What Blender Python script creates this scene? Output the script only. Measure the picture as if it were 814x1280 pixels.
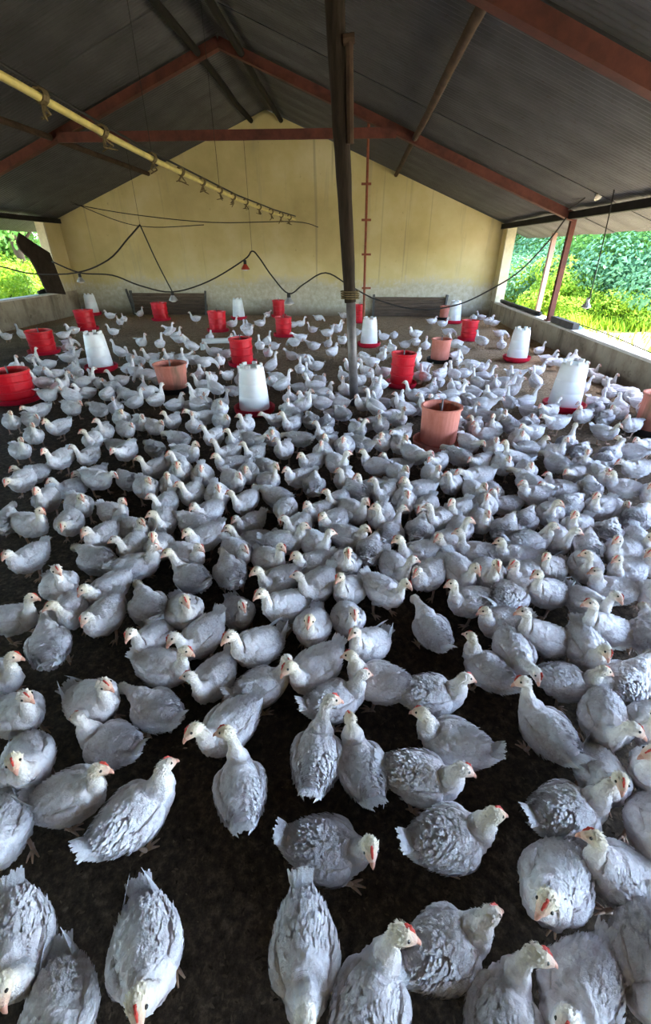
import bpy, bmesh, math, random
import numpy as np
from mathutils import Vector, Matrix, noise

for _o in list(bpy.data.objects): bpy.data.objects.remove(_o, do_unlink=True)
scn = bpy.context.scene
COL = scn.collection
rng = random.Random(7)
R = math.radians

# ------------------------------------------------------------------ camera
CAM_H = 1.5; F_PX = 547.46; PITCH = R(30.85); YAW = R(3.5)
cd = bpy.data.cameras.new('camera'); cam = bpy.data.objects.new('camera', cd); COL.objects.link(cam)
cd.sensor_fit = 'VERTICAL'; cd.sensor_height = 36.0; cd.lens = F_PX / 1280 * 36
cd.clip_start = .02; cd.clip_end = 300
cam.location = (0, 0, CAM_H); cam.rotation_euler = (math.pi/2 - PITCH, 0, YAW)
scn.camera = cam
# ------------------------------------------------------------------ world, sun, exposure
w = bpy.data.worlds.new('sky'); scn.world = w; w.use_nodes = True
nt = w.node_tree; bg = nt.nodes['Background']
sky = nt.nodes.new('ShaderNodeTexSky'); sky.sky_type = 'NISHITA'; sky.sun_disc = False
sky.sun_elevation = R(58); sky.sun_rotation = R(70); sky.air_density = 1.0; sky.dust_density = 1.2; sky.ozone_density = 2.0
nt.links.new(sky.outputs[0], bg.inputs[0]); bg.inputs[1].default_value = 0.40
sd = bpy.data.lights.new('sun', 'SUN'); sun = bpy.data.objects.new('sun', sd); COL.objects.link(sun)
sd.energy = 3.3; sd.angle = R(3); sd.color = (1, .95, .85)
sun.rotation_euler = Vector((-.42, .28, -.87)).to_track_quat('-Z', 'Y').to_euler(); sun.location = (12, -6, 20)
scn.view_settings.view_transform = 'Standard'; scn.view_settings.look = 'None'
scn.view_settings.gamma = 1.0; scn.view_settings.use_curve_mapping = False
scn.view_settings.exposure = 3.0

# ------------------------------------------------------------------ pixel (814x1280 photo) to world helpers
_F = Vector((-math.sin(YAW)*math.cos(PITCH), math.cos(YAW)*math.cos(PITCH), -math.sin(PITCH)))
_R = Vector((math.cos(YAW), math.sin(YAW), 0)); _U = _R.cross(_F)
_O = Vector((0, 0, CAM_H))
def ray(x, y): return _F + _R*((x-407)/F_PX) + _U*((640-y)/F_PX)
def onz(x, y, z=0.0):
    d = ray(x, y); return _O + d*((z-CAM_H)/d.z)
def onY(x, y, Y):
    d = ray(x, y); return _O + d*(Y/d.y)
def onX(x, y, X):
    d = ray(x, y); return _O + d*(X/d.x)

# ------------------------------------------------------------------ object helpers
def tag(o, label=None, cat=None, group=None, kind=None):
    if label: o['label'] = label
    if cat: o['category'] = cat
    if group: o['group'] = group
    if kind: o['kind'] = kind
    return o
def empty(name, loc=(0,0,0), rz=0):
    o = bpy.data.objects.new(name, None); COL.objects.link(o); o.location = loc; o.rotation_euler = (0,0,rz)
    o.empty_display_size = .05; return o
def link(name, me, mat=None, parent=None):
    o = bpy.data.objects.new(name, me); COL.objects.link(o)
    if mat is not None and not me.materials: me.materials.append(mat)
    if parent is not None: o.parent = parent
    return o
class MB:
    """collects vertices and faces of one part"""
    def __init__(s): s.v = []; s.f = []; s.c = []
    def add(s, vs, fs, col=(1,1,1)):
        n = len(s.v); s.v += [tuple(q) for q in vs]; s.f += [tuple(i+n for i in q) for q in fs]; s.c += [col]*len(vs); return s
    def box(s, a, b, col=(1,1,1)):
        x0,y0,z0 = a; x1,y1,z1 = b
        return s.add([(x0,y0,z0),(x1,y0,z0),(x1,y1,z0),(x0,y1,z0),(x0,y0,z1),(x1,y0,z1),(x1,y1,z1),(x0,y1,z1)],
              [(3,2,1,0),(4,5,6,7),(0,1,5,4),(1,2,6,5),(2,3,7,6),(3,0,4,7)], col)
    def bar(s, p, q, wd, ht, up=(0,0,1), col=(1,1,1)):
        p = Vector(p); q = Vector(q); t = (q-p).normalized(); sd = t.cross(Vector(up))
        if sd.length < 1e-4: sd = t.cross(Vector((1,0,0)))
        sd.normalize(); u = sd.cross(t)
        vs = [e + sd*(a*wd/2) + u*(b*ht/2) for e in (p, q) for a, b in ((-1,-1),(1,-1),(1,1),(-1,1))]
        return s.add(vs, [(3,2,1,0),(4,5,6,7),(0,1,5,4),(1,2,6,5),(2,3,7,6),(3,0,4,7)], col)
    def tube(s, pts, r, n=8, col=(1,1,1), cap=True):
        pts = [Vector(p) for p in pts]; m = len(pts); rs = r if isinstance(r, (list, tuple)) else [r]*m
        side = None; vs = []
        for i, p in enumerate(pts):
            t = (pts[min(i+1,m-1)] - pts[max(i-1,0)]).normalized()
            if side is None:
                side = t.cross(Vector((0,0,1)))
                if side.length < .05: side = t.cross(Vector((1,0,0)))
            side = (side - t*side.dot(t)).normalized(); u = side.cross(t)
            for k in range(n):
                a = 2*math.pi*k/n; vs.append(p + side*(rs[i]*math.cos(a)) + u*(rs[i]*math.sin(a)))
        fs = [(i*n+k, i*n+(k+1)%n, (i+1)*n+(k+1)%n, (i+1)*n+k) for i in range(m-1) for k in range(n)]
        if cap: fs += [tuple(range(n-1,-1,-1)), tuple((m-1)*n+k for k in range(n))]
        return s.add(vs, fs, col)
    def lathe(s, prof, n=28, c=(0,0,0), col=(1,1,1), close=False):
        vs = []; m = len(prof)
        for r, z in prof:
            for k in range(n):
                a = 2*math.pi*k/n; vs.append((c[0]+r*math.cos(a), c[1]+r*math.sin(a), c[2]+z))
        fs = [(i*n+k, i*n+(k+1)%n, (i+1)*n+(k+1)%n, (i+1)*n+k) for i in range(m-1) for k in range(n)]
        if close: fs += [((m-1)*n+k, (m-1)*n+(k+1)%n, (k+1)%n, k) for k in range(n)]
        return s.add(vs, fs, col)
    def blade(s, p, d, nrm, L, W, curl=.25, col=(1,1,1)):
        d = d.normalized(); sd = d.cross(nrm)
        if sd.length < 1e-4: return s
        sd.normalize(); n2 = sd.cross(d).normalized()
        if n2.dot(nrm) < 0: n2 = -n2
        a = p; b = p + d*(L*.55) + n2*(L*curl*.35); c = p + d*L + n2*(L*curl*.15)
        return s.add([a - sd*(W*.28), a + sd*(W*.28), b + sd*(W*.5), b - sd*(W*.5), c + sd*(W*.12), c - sd*(W*.12)],
              [(0,1,2,3),(3,2,4,5)], col)
    def mesh(s, name, smooth=False, colors=False):
        me = bpy.data.meshes.new(name); me.from_pydata(s.v, [], s.f)
        if colors:
            at = me.color_attributes.new('Col', 'FLOAT_COLOR', 'POINT')
            at.data.foreach_set('color', np.array([(*c, 1) for c in s.c], dtype=np.float32).ravel())
        me.validate(); bm = bmesh.new(); bm.from_mesh(me); bmesh.ops.recalc_face_normals(bm, faces=bm.faces); bm.to_mesh(me); bm.free()
        if smooth: me.polygons.foreach_set('use_smooth', [True]*len(me.polygons))
        me.update(); return me
    def build(s, name, mat, parent=None, smooth=False, colors=False):
        return link(name, s.mesh(name, smooth, colors), mat, parent)
def struct(o): o['kind'] = 'structure'; return o
def copy_tree(o, parent=None):
    c = o.copy(); COL.objects.link(c); c.parent = parent
    for ch in list(o.children): copy_tree(ch, c)
    return c

# ------------------------------------------------------------------ materials
def newmat(name, rough=.7, spec=.3):
    m = bpy.data.materials.new(name); m.use_nodes = True; t = m.node_tree; b = t.nodes['Principled BSDF']
    b.inputs['Roughness'].default_value = rough; b.inputs['Specular IOR Level'].default_value = spec
    return m, t, b
def N(t, kind, **kw):
    n = t.nodes.new(kind)
    for k, v in kw.items():
        if k in n.inputs: n.inputs[k].default_value = v
        else: setattr(n, k, v)
    return n
def ramp(t, fac, stops):
    r = t.nodes.new('ShaderNodeValToRGB'); e = r.color_ramp.elements
    while len(e) < len(stops): e.new(.5)
    for el, (p, c) in zip(e, stops): el.position = p; el.color = (*c, 1) if len(c) == 3 else c
    t.links.new(fac, r.inputs[0]); return r.outputs[0]
def mixc(t, fac, a, b, mode='MIX'):
    m = t.nodes.new('ShaderNodeMix'); m.data_type = 'RGBA'; m.blend_type = mode
    for val, ix in ((fac, 0), (a, 6), (b, 7)):
        if isinstance(val, (int, float)): m.inputs[ix].default_value = val
        elif isinstance(val, tuple): m.inputs[ix].default_value = (*val, 1) if len(val) == 3 else val
        else: t.links.new(val, m.inputs[ix])
    return m.outputs[2]
def noisetex(t, scale, detail=4, rough=.6, vec=None, stretch=None):
    n = N(t, 'ShaderNodeTexNoise', Scale=scale, Detail=detail, Roughness=rough)
    if vec is None:
        vec = t.nodes.new('ShaderNodeTexCoord').outputs['Object']
    if stretch:
        mp = t.nodes.new('ShaderNodeMapping'); mp.inputs['Scale'].default_value = stretch; t.links.new(vec, mp.inputs[0]); vec = mp.outputs[0]
    t.links.new(vec, n.inputs['Vector']); return n.outputs['Fac']
def bump(t, b, h, strength=.4, dist=.01):
    n = N(t, 'ShaderNodeBump', Strength=strength, Distance=dist); t.links.new(h, n.inputs['Height']); t.links.new(n.outputs[0], b.inputs['Normal'])
def simple(name, c, rough=.6, spec=.3, var=.25, scale=6, bmp=.15, c2=None, metal=0, stretch=None):
    m, t, b = newmat(name, rough, spec); f = noisetex(t, scale, 5, .65, stretch=stretch)
    d = c2 or tuple(q*(1-var) for q in c); l = tuple(min(1, q*(1+var*.5)) for q in c)
    t.links.new(ramp(t, f, [(.3, d), (.7, l)]), b.inputs['Base Color']); b.inputs['Metallic'].default_value = metal
    if bmp: bump(t, b, f, bmp)
    return m
M = {}
M['rafter'] = simple('rust_red_paint', (.115, .034, .024), .65, .3, .5, 5, .3, stretch=(1,1,1))
M['timber'] = simple('old_dark_timber', (.036, .025, .018), .85, .2, .6, 9, .6, stretch=(3,3,.4))
M['purlin'] = simple('brown_purlin', (.075, .045, .03), .85, .2, .5, 7, .4)
M['darkbeam'] = simple('blackened_beam', (.018, .015, .013), .8, .2, .4, 5, .3)
M['steel'] = simple('grey_steel_pipe', (.16, .14, .14), .5, .4, .4, 10, .2, metal=.3)
M['rod'] = simple('rust_rod', (.22, .06, .03), .7, .3, .4, 20, .2)
M['black'] = simple('black_rubber', (.012, .011, .011), .55, .3, .3, 20, .1)
M['cable'] = simple('cable_black', (.02, .017, .016), .6, .3, .2, 20, 0)
M['tarp'] = simple('dark_tarp', (.035, .025, .02), .8, .2, .5, 6, .4)
M['cream'] = simple('cream_jamb', (.62, .55, .40), .85, .2, .25, 5, .2)
M['red'] = simple('red_plastic', (.62, .006, .018), .38, .4, .2, 5, .05)
M['redpan'] = simple('crimson_pan', (.58, .008, .035), .4, .4, .2, 6, .05)
M['yellow'] = simple('yellowed_pipe', (.62, .50, .17), .45, .4, .3, 9, .1)
M['tie'] = simple('string_tie', (.16, .12, .06), .9, .1, .5, 40, .4)
M['board'] = simple('weathered_board', (.115, .08, .058), .9, .1, .5, 7, .5, stretch=(.6,3,5))
M['concrete_cap'] = simple('pale_sill_cap', (.60, .57, .52), .85, .2, .25, 4, .25)
M['bulb'] = simple('bulb_glass', (.75, .70, .62), .2, .6, .1, 6, 0)
M['lampmetal'] = simple('lamp_aluminium', (.35, .34, .35), .4, .5, .2, 10, .05, metal=.5)
M['lampred'] = simple('lamp_red', (.35, .04, .02), .4, .4, .2, 10, .05)
M['blue'] = simple('blue_sheet', (.10, .20, .50), .5, .3, .2, 6, .1)
M['grey_wood'] = simple('grey_wood', (.10, .095, .09), .85, .2, .4, 9, .3)
M['bark'] = simple('bark', (.10, .07, .045), .9, .1, .4, 8, .5)
M['whitepipe'] = simple('white_pvc', (.75, .75, .73), .4, .4, .1, 6, .05)

def m_pink():
    m, t, b = newmat('faded_pink_plastic', .6, .3)
    f = noisetex(t, 7, 5, .7, stretch=(1,1,.5)); g = noisetex(t, 3.2, 4, .6, stretch=(1,1,.25))
    c = ramp(t, f, [(.3, (.50, .14, .09)), (.7, (.66, .24, .18))])
    d = ramp(t, g, [(.56, (0,0,0)), (.68, (1,1,1))])
    t.links.new(mixc(t, d, c, (.22, .12, .075)), b.inputs['Base Color']); bump(t, b, f, .1); return m
M['pink'] = m_pink()
def m_jar():
    m, t, b = newmat('milky_plastic', .35, .4)
    b.inputs['Base Color'].default_value = (.86, .85, .86, 1); b.inputs['Transmission Weight'].default_value = .12
    b.inputs['Subsurface Weight'].default_value = .25; b.inputs['Subsurface Radius'].default_value = (.05,.04,.04)
    f = noisetex(t, 5, 4); t.links.new(ramp(t, f, [(.3, (.78,.77,.79)), (.7, (.90,.89,.90))]), b.inputs['Base Color']); return m
M['jar'] = m_jar()
def m_wall():
    m, t, b = newmat('yellowed_plaster', .9, .15)
    co = t.nodes.new('ShaderNodeTexCoord').outputs['Object']
    sp = t.nodes.new('ShaderNodeSeparateXYZ'); t.links.new(co, sp.inputs[0])
    big = noisetex(t, .55, 5, .6, co); st = noisetex(t, 1.3, 5, .7, co, (2.2, 1, .16)); fine = noisetex(t, 9, 6, .7, co)
    base = ramp(t, big, [(.3, (.42, .34, .16)), (.5, (.56, .465, .235)), (.72, (.68, .60, .38))])
    # rain streaks
    streak = ramp(t, st, [(.57, (0,0,0)), (.70, (.55,.55,.55))])
    c = mixc(t, streak, base, (.34, .30, .21))
    # narrow dark run marks
    wv = N(t, 'ShaderNodeTexNoise', Scale=1.0, Detail=3); mp = t.nodes.new('ShaderNodeMapping'); mp.inputs['Scale'].default_value = (5.5, 1, .10)
    t.links.new(co, mp.inputs[0]); t.links.new(mp.outputs[0], wv.inputs['Vector'])
    run = ramp(t, wv.outputs['Fac'], [(.655, (0,0,0)), (.70, (.42,.42,.42))]); c = mixc(t, run, c, (.22, .19, .14))
    # worn, paint-stripped dado along the bottom with a ragged edge
    ad = t.nodes.new('ShaderNodeMath'); ad.operation = 'MULTIPLY_ADD'; t.links.new(big, ad.inputs[0]); ad.inputs[1].default_value = -.8; 
    t.links.new(sp.outputs[2], ad.inputs[2])
    ad2 = t.nodes.new('ShaderNodeMath'); ad2.operation = 'MULTIPLY_ADD'; t.links.new(fine, ad2.inputs[0]); ad2.inputs[1].default_value = -.5; t.links.new(ad.outputs[0], ad2.inputs[2])
    low = ramp(t, ad2.outputs[0], [(.02, (1,1,1)), (.26, (0,0,0))])
    dado = ramp(t, fine, [(.35, (.38, .33, .24)), (.55, (.47, .43, .34)), (.7, (.55, .52, .45))])
    c = mixc(t, low, c, dado)
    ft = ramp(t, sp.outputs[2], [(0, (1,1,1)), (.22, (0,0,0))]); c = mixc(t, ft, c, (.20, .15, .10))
    sp2 = ramp(t, fine, [(.28, (.75,.75,.75)), (.36, (1,1,1))]); c = mixc(t, 1.0, c, sp2, 'MULTIPLY')
    t.links.new(c, b.inputs['Base Color']); bump(t, b, fine, .25, .02); return m
M['wall'] = m_wall()
def m_lowwall():
    m, t, b = newmat('stained_render', .9, .15)
    f = noisetex(t, 1.6, 6, .7); g = noisetex(t, 7, 6, .7); s = noisetex(t, 1.1, 4, .6, stretch=(1, 2.5, .4))
    c = ramp(t, f, [(.3, (.17, .135, .10)), (.5, (.31, .26, .195)), (.7, (.40, .345, .265))])
    c = mixc(t, ramp(t, s, [(.52, (0,0,0)), (.66, (.85,.85,.85))]), c, (.13, .10, .075))
    c = mixc(t, ramp(t, g, [(.60, (0,0,0)), (.68, (.7,.7,.7))]), c, (.10, .075, .055))
    t.links.new(c, b.inputs['Base Color']); bump(t, b, g, .3, .02); return m
M['lowwall'] = m_lowwall()
def m_roof():
    m, t, b = newmat('dull_zinc_sheet', .5, .4)
    f = noisetex(t, 1.2, 6, .65); g = noisetex(t, 14, 4, .7)
    c = ramp(t, f, [(.3, (.055, .052, .050)), (.55, (.095, .091, .092)), (.75, (.14, .134, .136))])
    c = mixc(t, ramp(t, g, [(.62, (0,0,0)), (.70, (.7,.7,.7))]), c, (.06, .045, .035))
    t.links.new(c, b.inputs['Base Color']); b.inputs['Metallic'].default_value = .25; return m
M['roof'] = m_roof()
def m_floor():
    m, t, b = newmat('poultry_litter', .95, .1)
    co = t.nodes.new('ShaderNodeTexCoord').outputs['Object']; sp = t.nodes.new('ShaderNodeSeparateXYZ'); t.links.new(co, sp.inputs[0])
    f = noisetex(t, 38, 6, .75, co); g = noisetex(t, .8, 4, .6, co); h = noisetex(t, 9, 5, .7, co)
    pale_litter = ramp(t, f, [(.30, (.15, .095, .055)), (.5, (.38, .265, .165)), (.68, (.62, .46, .31))])
    dark_litter = ramp(t, f, [(.30, (.028, .020, .014)), (.52, (.090, .064, .045)), (.70, (.22, .16, .11))])
    # darker litter near and at left, paler towards the back and right
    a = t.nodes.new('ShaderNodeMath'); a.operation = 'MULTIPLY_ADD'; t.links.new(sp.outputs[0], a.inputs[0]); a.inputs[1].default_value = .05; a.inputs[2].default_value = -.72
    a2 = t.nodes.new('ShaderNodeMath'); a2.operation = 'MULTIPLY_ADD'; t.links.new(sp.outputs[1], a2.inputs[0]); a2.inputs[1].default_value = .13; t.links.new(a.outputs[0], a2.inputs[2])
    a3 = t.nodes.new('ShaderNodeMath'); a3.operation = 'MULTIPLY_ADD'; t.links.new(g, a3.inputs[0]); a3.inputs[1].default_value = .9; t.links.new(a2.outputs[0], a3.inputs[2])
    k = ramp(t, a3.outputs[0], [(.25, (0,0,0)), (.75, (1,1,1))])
    c = mixc(t, k, dark_litter, pale_litter); c = mixc(t, .5, c, ramp(t, h, [(.3, (.45,.45,.45)), (.6, (1,1,1))]), 'MULTIPLY')
    t.links.new(c, b.inputs['Base Color']); bump(t, b, f, .8, .02); return m
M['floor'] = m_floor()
def m_chips():
    m, t, b = newmat('husk_flakes', .95, .1)
    at = N(t, 'ShaderNodeAttribute', attribute_name='Col'); t.links.new(at.outputs['Color'], b.inputs['Base Color']); return m
M['chips'] = m_chips()
def m_feather():
    m, t, b = newmat('white_plumage', .9, .1)
    at = N(t, 'ShaderNodeAttribute', attribute_name='Col'); oi = t.nodes.new('ShaderNodeObjectInfo')
    f = noisetex(t, 26, 4, .7); g = noisetex(t, 62, 4, .65)
    c = mixc(t, ramp(t, f, [(.47, (0,0,0)), (.70, (.62,.62,.62))]), at.outputs['Color'], (.56, .46, .47))
    c = mixc(t, 1.0, c, ramp(t, oi.outputs['Random'], [(0, (.86,.84,.83)), (.5, (.97,.96,.96)), (1, (1,1,1))]), 'MULTIPLY')
    t.links.new(c, b.inputs['Base Color']); bump(t, b, g, .75, .008)
    b.inputs['Sheen Weight'].default_value = .25; b.inputs['Sheen Roughness'].default_value = .5
    return m
M['feather'] = m_feather()
M['beak'] = simple('horn_beak', (.62, .30, .22), .4, .4, .2, 40, 0)
M['comb'] = simple('comb_skin', (.62, .07, .05), .5, .3, .2, 40, .1)
M['eye'] = simple('dark_eye', (.02, .015, .012), .1, .6, .1, 5, 0)
def m_leaf(name, a, b_, tr=.35):
    m, t, b = newmat(name, .6, .25)
    oi = t.nodes.new('ShaderNodeObjectInfo'); ge = t.nodes.new('ShaderNodeNewGeometry')
    c = ramp(t, ge.outputs['Random Per Island'], [(0, a), (1, b_)]); t.links.new(c, b.inputs['Base Color'])
    tl = t.nodes.new('ShaderNodeBsdfTranslucent'); t.links.new(c, tl.inputs[0]); mx = t.nodes.new('ShaderNodeMixShader'); mx.inputs[0].default_value = tr
    t.links.new(b.outputs[0], mx.inputs[1]); t.links.new(tl.outputs[0], mx.inputs[2]); t.links.new(mx.outputs[0], t.nodes['Material Output'].inputs[0]); return m
M['leaf_bright'] = m_leaf('leaf_bright', (.16, .34, .02), (.42, .56, .05))
M['leaf_mid'] = m_leaf('leaf_mid', (.07, .20, .03), (.20, .38, .07))
M['leaf_blue'] = m_leaf('leaf_bluish', (.07, .20, .08), (.17, .34, .17))
M['leaf_dark'] = m_leaf('leaf_dark', (.035, .11, .03), (.10, .24, .06))
M['grass'] = m_leaf('grass_blade', (.20, .40, .02), (.52, .62, .06))
def m_ground():
    m, t, b = newmat('outdoor_ground', .95, .1)
    f = noisetex(t, 1.1, 5, .65); g = noisetex(t, 12, 5, .7)
    c = ramp(t, g, [(.3, (.50, .36, .24)), (.7, (.68, .54, .40))]); gr = ramp(t, g, [(.3, (.12, .22, .02)), (.7, (.34, .42, .06))])
    t.links.new(mixc(t, ramp(t, f, [(.50, (0,0,0)), (.60, (1,1,1))]), c, gr), b.inputs['Base Color']); bump(t, b, g, .4, .03); return m
M['ground'] = m_ground()

# ------------------------------------------------------------------ building shell
D = 12.8; XL = -7.53; XR = 3.52; XC = -2.12; ZEL = 2.20; ZER = 2.06; ZR = 4.19; SL = .58; SR = .385
Y0 = -4.2                        # camera's end, closed by the added gable wall
SLR = (ZR-ZER)/(XR-XC); SLL = (ZR-ZEL)/(XC-XL)
def roofz(x): return ZR - SLR*(x-XC) if x > XC else ZR - SLL*(XC-x)
YT = [.10, 4.40, 8.93]           # roof trusses

fl = MB()
nx, ny = 60, 80
gx = np.linspace(XL-.05, XR+.05, nx); gy = np.linspace(Y0-1.5, D+.05, ny)
vs = [(x, y, .012*noise.noise(Vector((x*2.1, y*2.1, 0)))-.008) for y in gy for x in gx]
fl.add(vs, [(j*nx+i, j*nx+i+1, (j+1)*nx+i+1, (j+1)*nx+i) for j in range(ny-1) for i in range(nx-1)])
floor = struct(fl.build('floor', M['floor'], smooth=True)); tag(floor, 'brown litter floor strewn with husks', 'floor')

g = MB(); prof = [(XL-.2, -.1), (XR+.2, -.1), (XR+.2, roofz(XR+.2)-.01), (XC, ZR-.01), (XL-.2, roofz(XL-.2)-.01)]
n = len(prof)
g.add([(x, D, z) for x, z in prof] + [(x, D+.22, z) for x, z in prof], [tuple(range(n)), tuple(range(2*n-1, n-1, -1))] + [(i, (i+1)%n, n+(i+1)%n, n+i) for i in range(n)])
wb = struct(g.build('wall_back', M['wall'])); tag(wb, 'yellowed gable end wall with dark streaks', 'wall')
wf = wb.copy(); COL.objects.link(wf); wf.name = 'added_wall_front'; wf.location.y = Y0-D-.2; tag(wf, 'yellowed gable wall added unseen behind the camera for side light', 'wall')  # unseen wall, added so that light enters from the sides
# side walls: low wall, full-height pier next to the gable, pale sill cap
JR = onX(627, 330, XR).y; JL = onX(66, 320, XL).y
for side, X, s, J, name in (('left', XL, SL, JL, 'wall_left'), ('right', XR, SR, JR, 'wall_right')):
    sg = -1 if side == 'left' else 1
    m_ = MB(); a, b = sorted((X, X+sg*.2))
    m_.box((a, Y0, -.1), (b, D, s-.03)); m_.box((a, J, s-.03), (b, D, roofz(X)-.03))
    o = struct(m_.build(name, M['lowwall'] if side == 'right' else M['lowwall'])); tag(o, f'low stained {side} side wall below the long opening', 'wall')
    c_ = MB(); a, b = sorted((X-sg*.015, X+sg*.24)); c_.box((a, Y0, s-.03), (b, J-.002, s+.004)); cap = c_.build('sill_cap', M['concrete_cap'], o)
    j_ = MB(); a, b = sorted((X-sg*.01, X+sg*.2)); j_.box((a, J-.05, s+.005), (b, J-.001, roofz(X)-.06)); j_.build('jamb', M['cream'], o)
    # pier facing in the wall's cream paint
    p_ = MB(); a, b = sorted((X-sg*.012, X-sg*.001)); p_.box((a, J, s), (b, D-.002, roofz(X)-.05)); p_.build('pier_facing', M['wall'], o)

# corrugated roof sheets, each its own part
roof = struct(empty('ceiling')); tag(roof, 'corrugated metal roof underside with lapped sheets', 'ceiling')
def sheet_mesh(x0, z0, x1, z1, wdt, name):
    s = MB(); pit = .076; n_ = int(wdt/pit*6); A = .011
    nrm = Vector((-(z1-z0), 0, x1-x0)).normalized()
    if nrm.z < 0: nrm = -nrm
    vs = []
    for k in range(n_+1):
        y = wdt*k/n_; h = A*math.sin(2*math.pi*y/pit)
        for (x, z) in ((x0, z0), (x1, z1)): vs.append(Vector((x, y, z)) + nrm*(h+.02))
    s.add(vs, [(2*k, 2*k+1, 2*k+3, 2*k+2) for k in range(n_)])
    me = s.mesh(name, smooth=True); me.materials.append(M['roof']); return me
OVR = .85
sw = .80; step = .74
mR = sheet_mesh(XC-.02, ZR+.01, XR+OVR, roofz(XR+OVR), sw, 'roof_sheet_right'); mL = sheet_mesh(XC+.02, ZR+.01, XL-OVR, roofz(XL-OVR), sw, 'roof_sheet_left')
k = 0; y = Y0
while y < D+.1:
    for me, sgn in ((mR, 1), (mL, -1)):
        o = link('roof_sheet', me, None, roof); o.location = (0, y, .012*(k%2) + .004*math.sin(k*2.3)); o.rotation_euler = (R(.12)*math.sin(k*1.7+sgn), 0, 0)
    y += step; k += 1
rc = MB(); rc.add([(XC-.18, Y0, roofz(XC-.18)+.06), (XC, Y0, ZR+.08), (XC+.18, Y0, roofz(XC+.18)+.06), (XC-.18, D+.2, roofz(XC-.18)+.06), (XC, D+.2, ZR+.08), (XC+.18, D+.2, roofz(XC+.18)+.06)], [(0,1,4,3),(1,2,5,4)])
rc.build('ridge_cap', M['roof'], roof)
# trusses
for i, Y in enumerate(YT):
    t = struct(empty(f'trim_{i+1}', (XC, Y, ZR))); tag(t, ['rust red roof truss above the camera end', 'rust red roof truss nearest the camera, behind the leaning pole', 'rust red roof truss with horizontal tie in front of the gable'][i], 'truss')
    for xe, ze in ((XR+.05, roofz(XR+.05)), (XL-.05, roofz(XL-.05))):
        r_ = MB(); sgn = 1 if xe > XC else -1
        r_.bar(Vector((XC, 0, ZR-.07)) - Vector((XC,0,ZR)), Vector((xe, 0, ze-.07)) - Vector((XC,0,ZR)), .08, .12); r_.build('rafter', M['rafter'], t)
        # flange along the lower edge
        f_ = MB(); f_.bar(Vector((XC, 0, ZR-.137)) - Vector((XC,0,ZR)), Vector((xe, 0, ze-.137)) - Vector((XC,0,ZR)), .12, .012); f_.build('rafter_flange', M['rafter'], t)
    zt = 3.06 if i != 1 else 3.2
    xr = XC + (ZR-.12-zt)/SLR; xl = XC - (ZR-.12-zt)/SLL
    c_ = MB(); c_.bar((xl-XC, -.07, zt-ZR), (xr-XC, -.07, zt-ZR), .04, .13); c_.build('tie_beam', M['rafter'], t)
# purlins
def purlin(x, rad, mat, name, n_=8, off=.0, label=None, y1=D):
    z = roofz(x) - rad - .012 - off; m_ = MB()
    pts = [(x + .03*noise.noise(Vector((yy*.6, x, 3))), yy, z + .02*noise.noise(Vector((yy*.7, x, 9)))-.01) for yy in np.linspace(Y0, y1-.01, 14)]
    m_.tube(pts, rad, n_); o = m_.build(name, mat, None, smooth=True); struct(o); tag(o, label, 'purlin'); return o
purlin(.85, .045, M['purlin'], 'trim_4', label='brown pole purlin under the right roof slope')
purlin(-5.0, .045, M['purlin'], 'trim_5', label='brown pole purlin under the left roof slope')
for j, dx in enumerate((-.33, .33)): purlin(XC+dx, .05, M['darkbeam'], f'trim_{6+j}', label=f'dark purlin just {"left" if dx<0 else "right"} of the ridge')
for j, (x, z, nm) in enumerate(((XR-.02, ZER-.07, 'right'), (XL+.02, ZEL-.07, 'left'))):
    m_ = MB(); m_.bar((x, Y0, z), (x, D-.005, z), .10, .10); o = struct(m_.build(f'trim_{8+j}', M['darkbeam'])); tag(o, f'blackened eave beam along the {nm} opening', 'beam')
# posts between the side openings
def post(x, y, z0, z1, wd, mat, label, name='wall_post', grp=None):
    m_ = MB(); m_.bar((0,0,z0), (0,0,z1), wd, wd, up=(0,1,0)); m_.box((-wd*.8, -wd*.8, z0), (wd*.8, wd*.8, z0+.02))
    o = m_.build(name, mat); o.location = (x, y, 0); tag(o, label, 'post', grp); return o
post(XR+.05, 8.95, SR+.004, roofz(XR)-.12, .085, M['rafter'], 'rust red post on the right sill under the truss end')
post(XR+.05, 4.65, SR+.004, roofz(XR)-.12, .085, M['rafter'], 'rust red post on the right sill nearer the camera, at the right edge')
post(XL-.05, 8.95, SL+.004, roofz(XL)-.12, .085, M['rafter'], 'rust red post on the left sill under the truss end')
pO = onX(683, 340, XR+.62)
post(XR+.62, pO.y, -.06, roofz(XR+.62)-.01, .09, simple('pinkish_post', (.38, .24, .19), .8), 'pale pinkish post outside the right opening holding the eave', 'eave_post')

# ------------------------------------------------------------------ leaning centre pole
PY = 4.88
pb = onz(443, 506); ptop = onY(418, 0, PY); pmid = onY(438, 378, PY)
pb = Vector((pb.x, PY, 0)); dirp = (ptop-pmid).normalized(); ptop2 = pmid + dirp*((roofz(ptop.x)-.05-pmid.z)/dirp.z)
pole = empty('support_pole', pb); tag(pole, 'dark leaning timber prop on a steel pipe in the middle', 'pole')
m_ = MB(); m_.tube([pb-pb, pmid + Vector((0,0,.06)) - pb], .048, 12); m_.build('steel_pipe', M['steel'], pole, smooth=True)
m_ = MB(); pts = []; rs = []
for i in range(15):
    q = pmid.lerp(ptop2, i/14) - pb; q += Vector((.012*noise.noise(Vector((0,0,i*.7))), .01*noise.noise(Vector((5,0,i*.7))), 0)); pts.append(q); rs.append(.058 + .024*(i/14) + .008*noise.noise(Vector((2,7,i*1.3))))
m_.tube(pts, rs, 12); m_.build('timber', M['timber'], pole, smooth=True)
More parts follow.
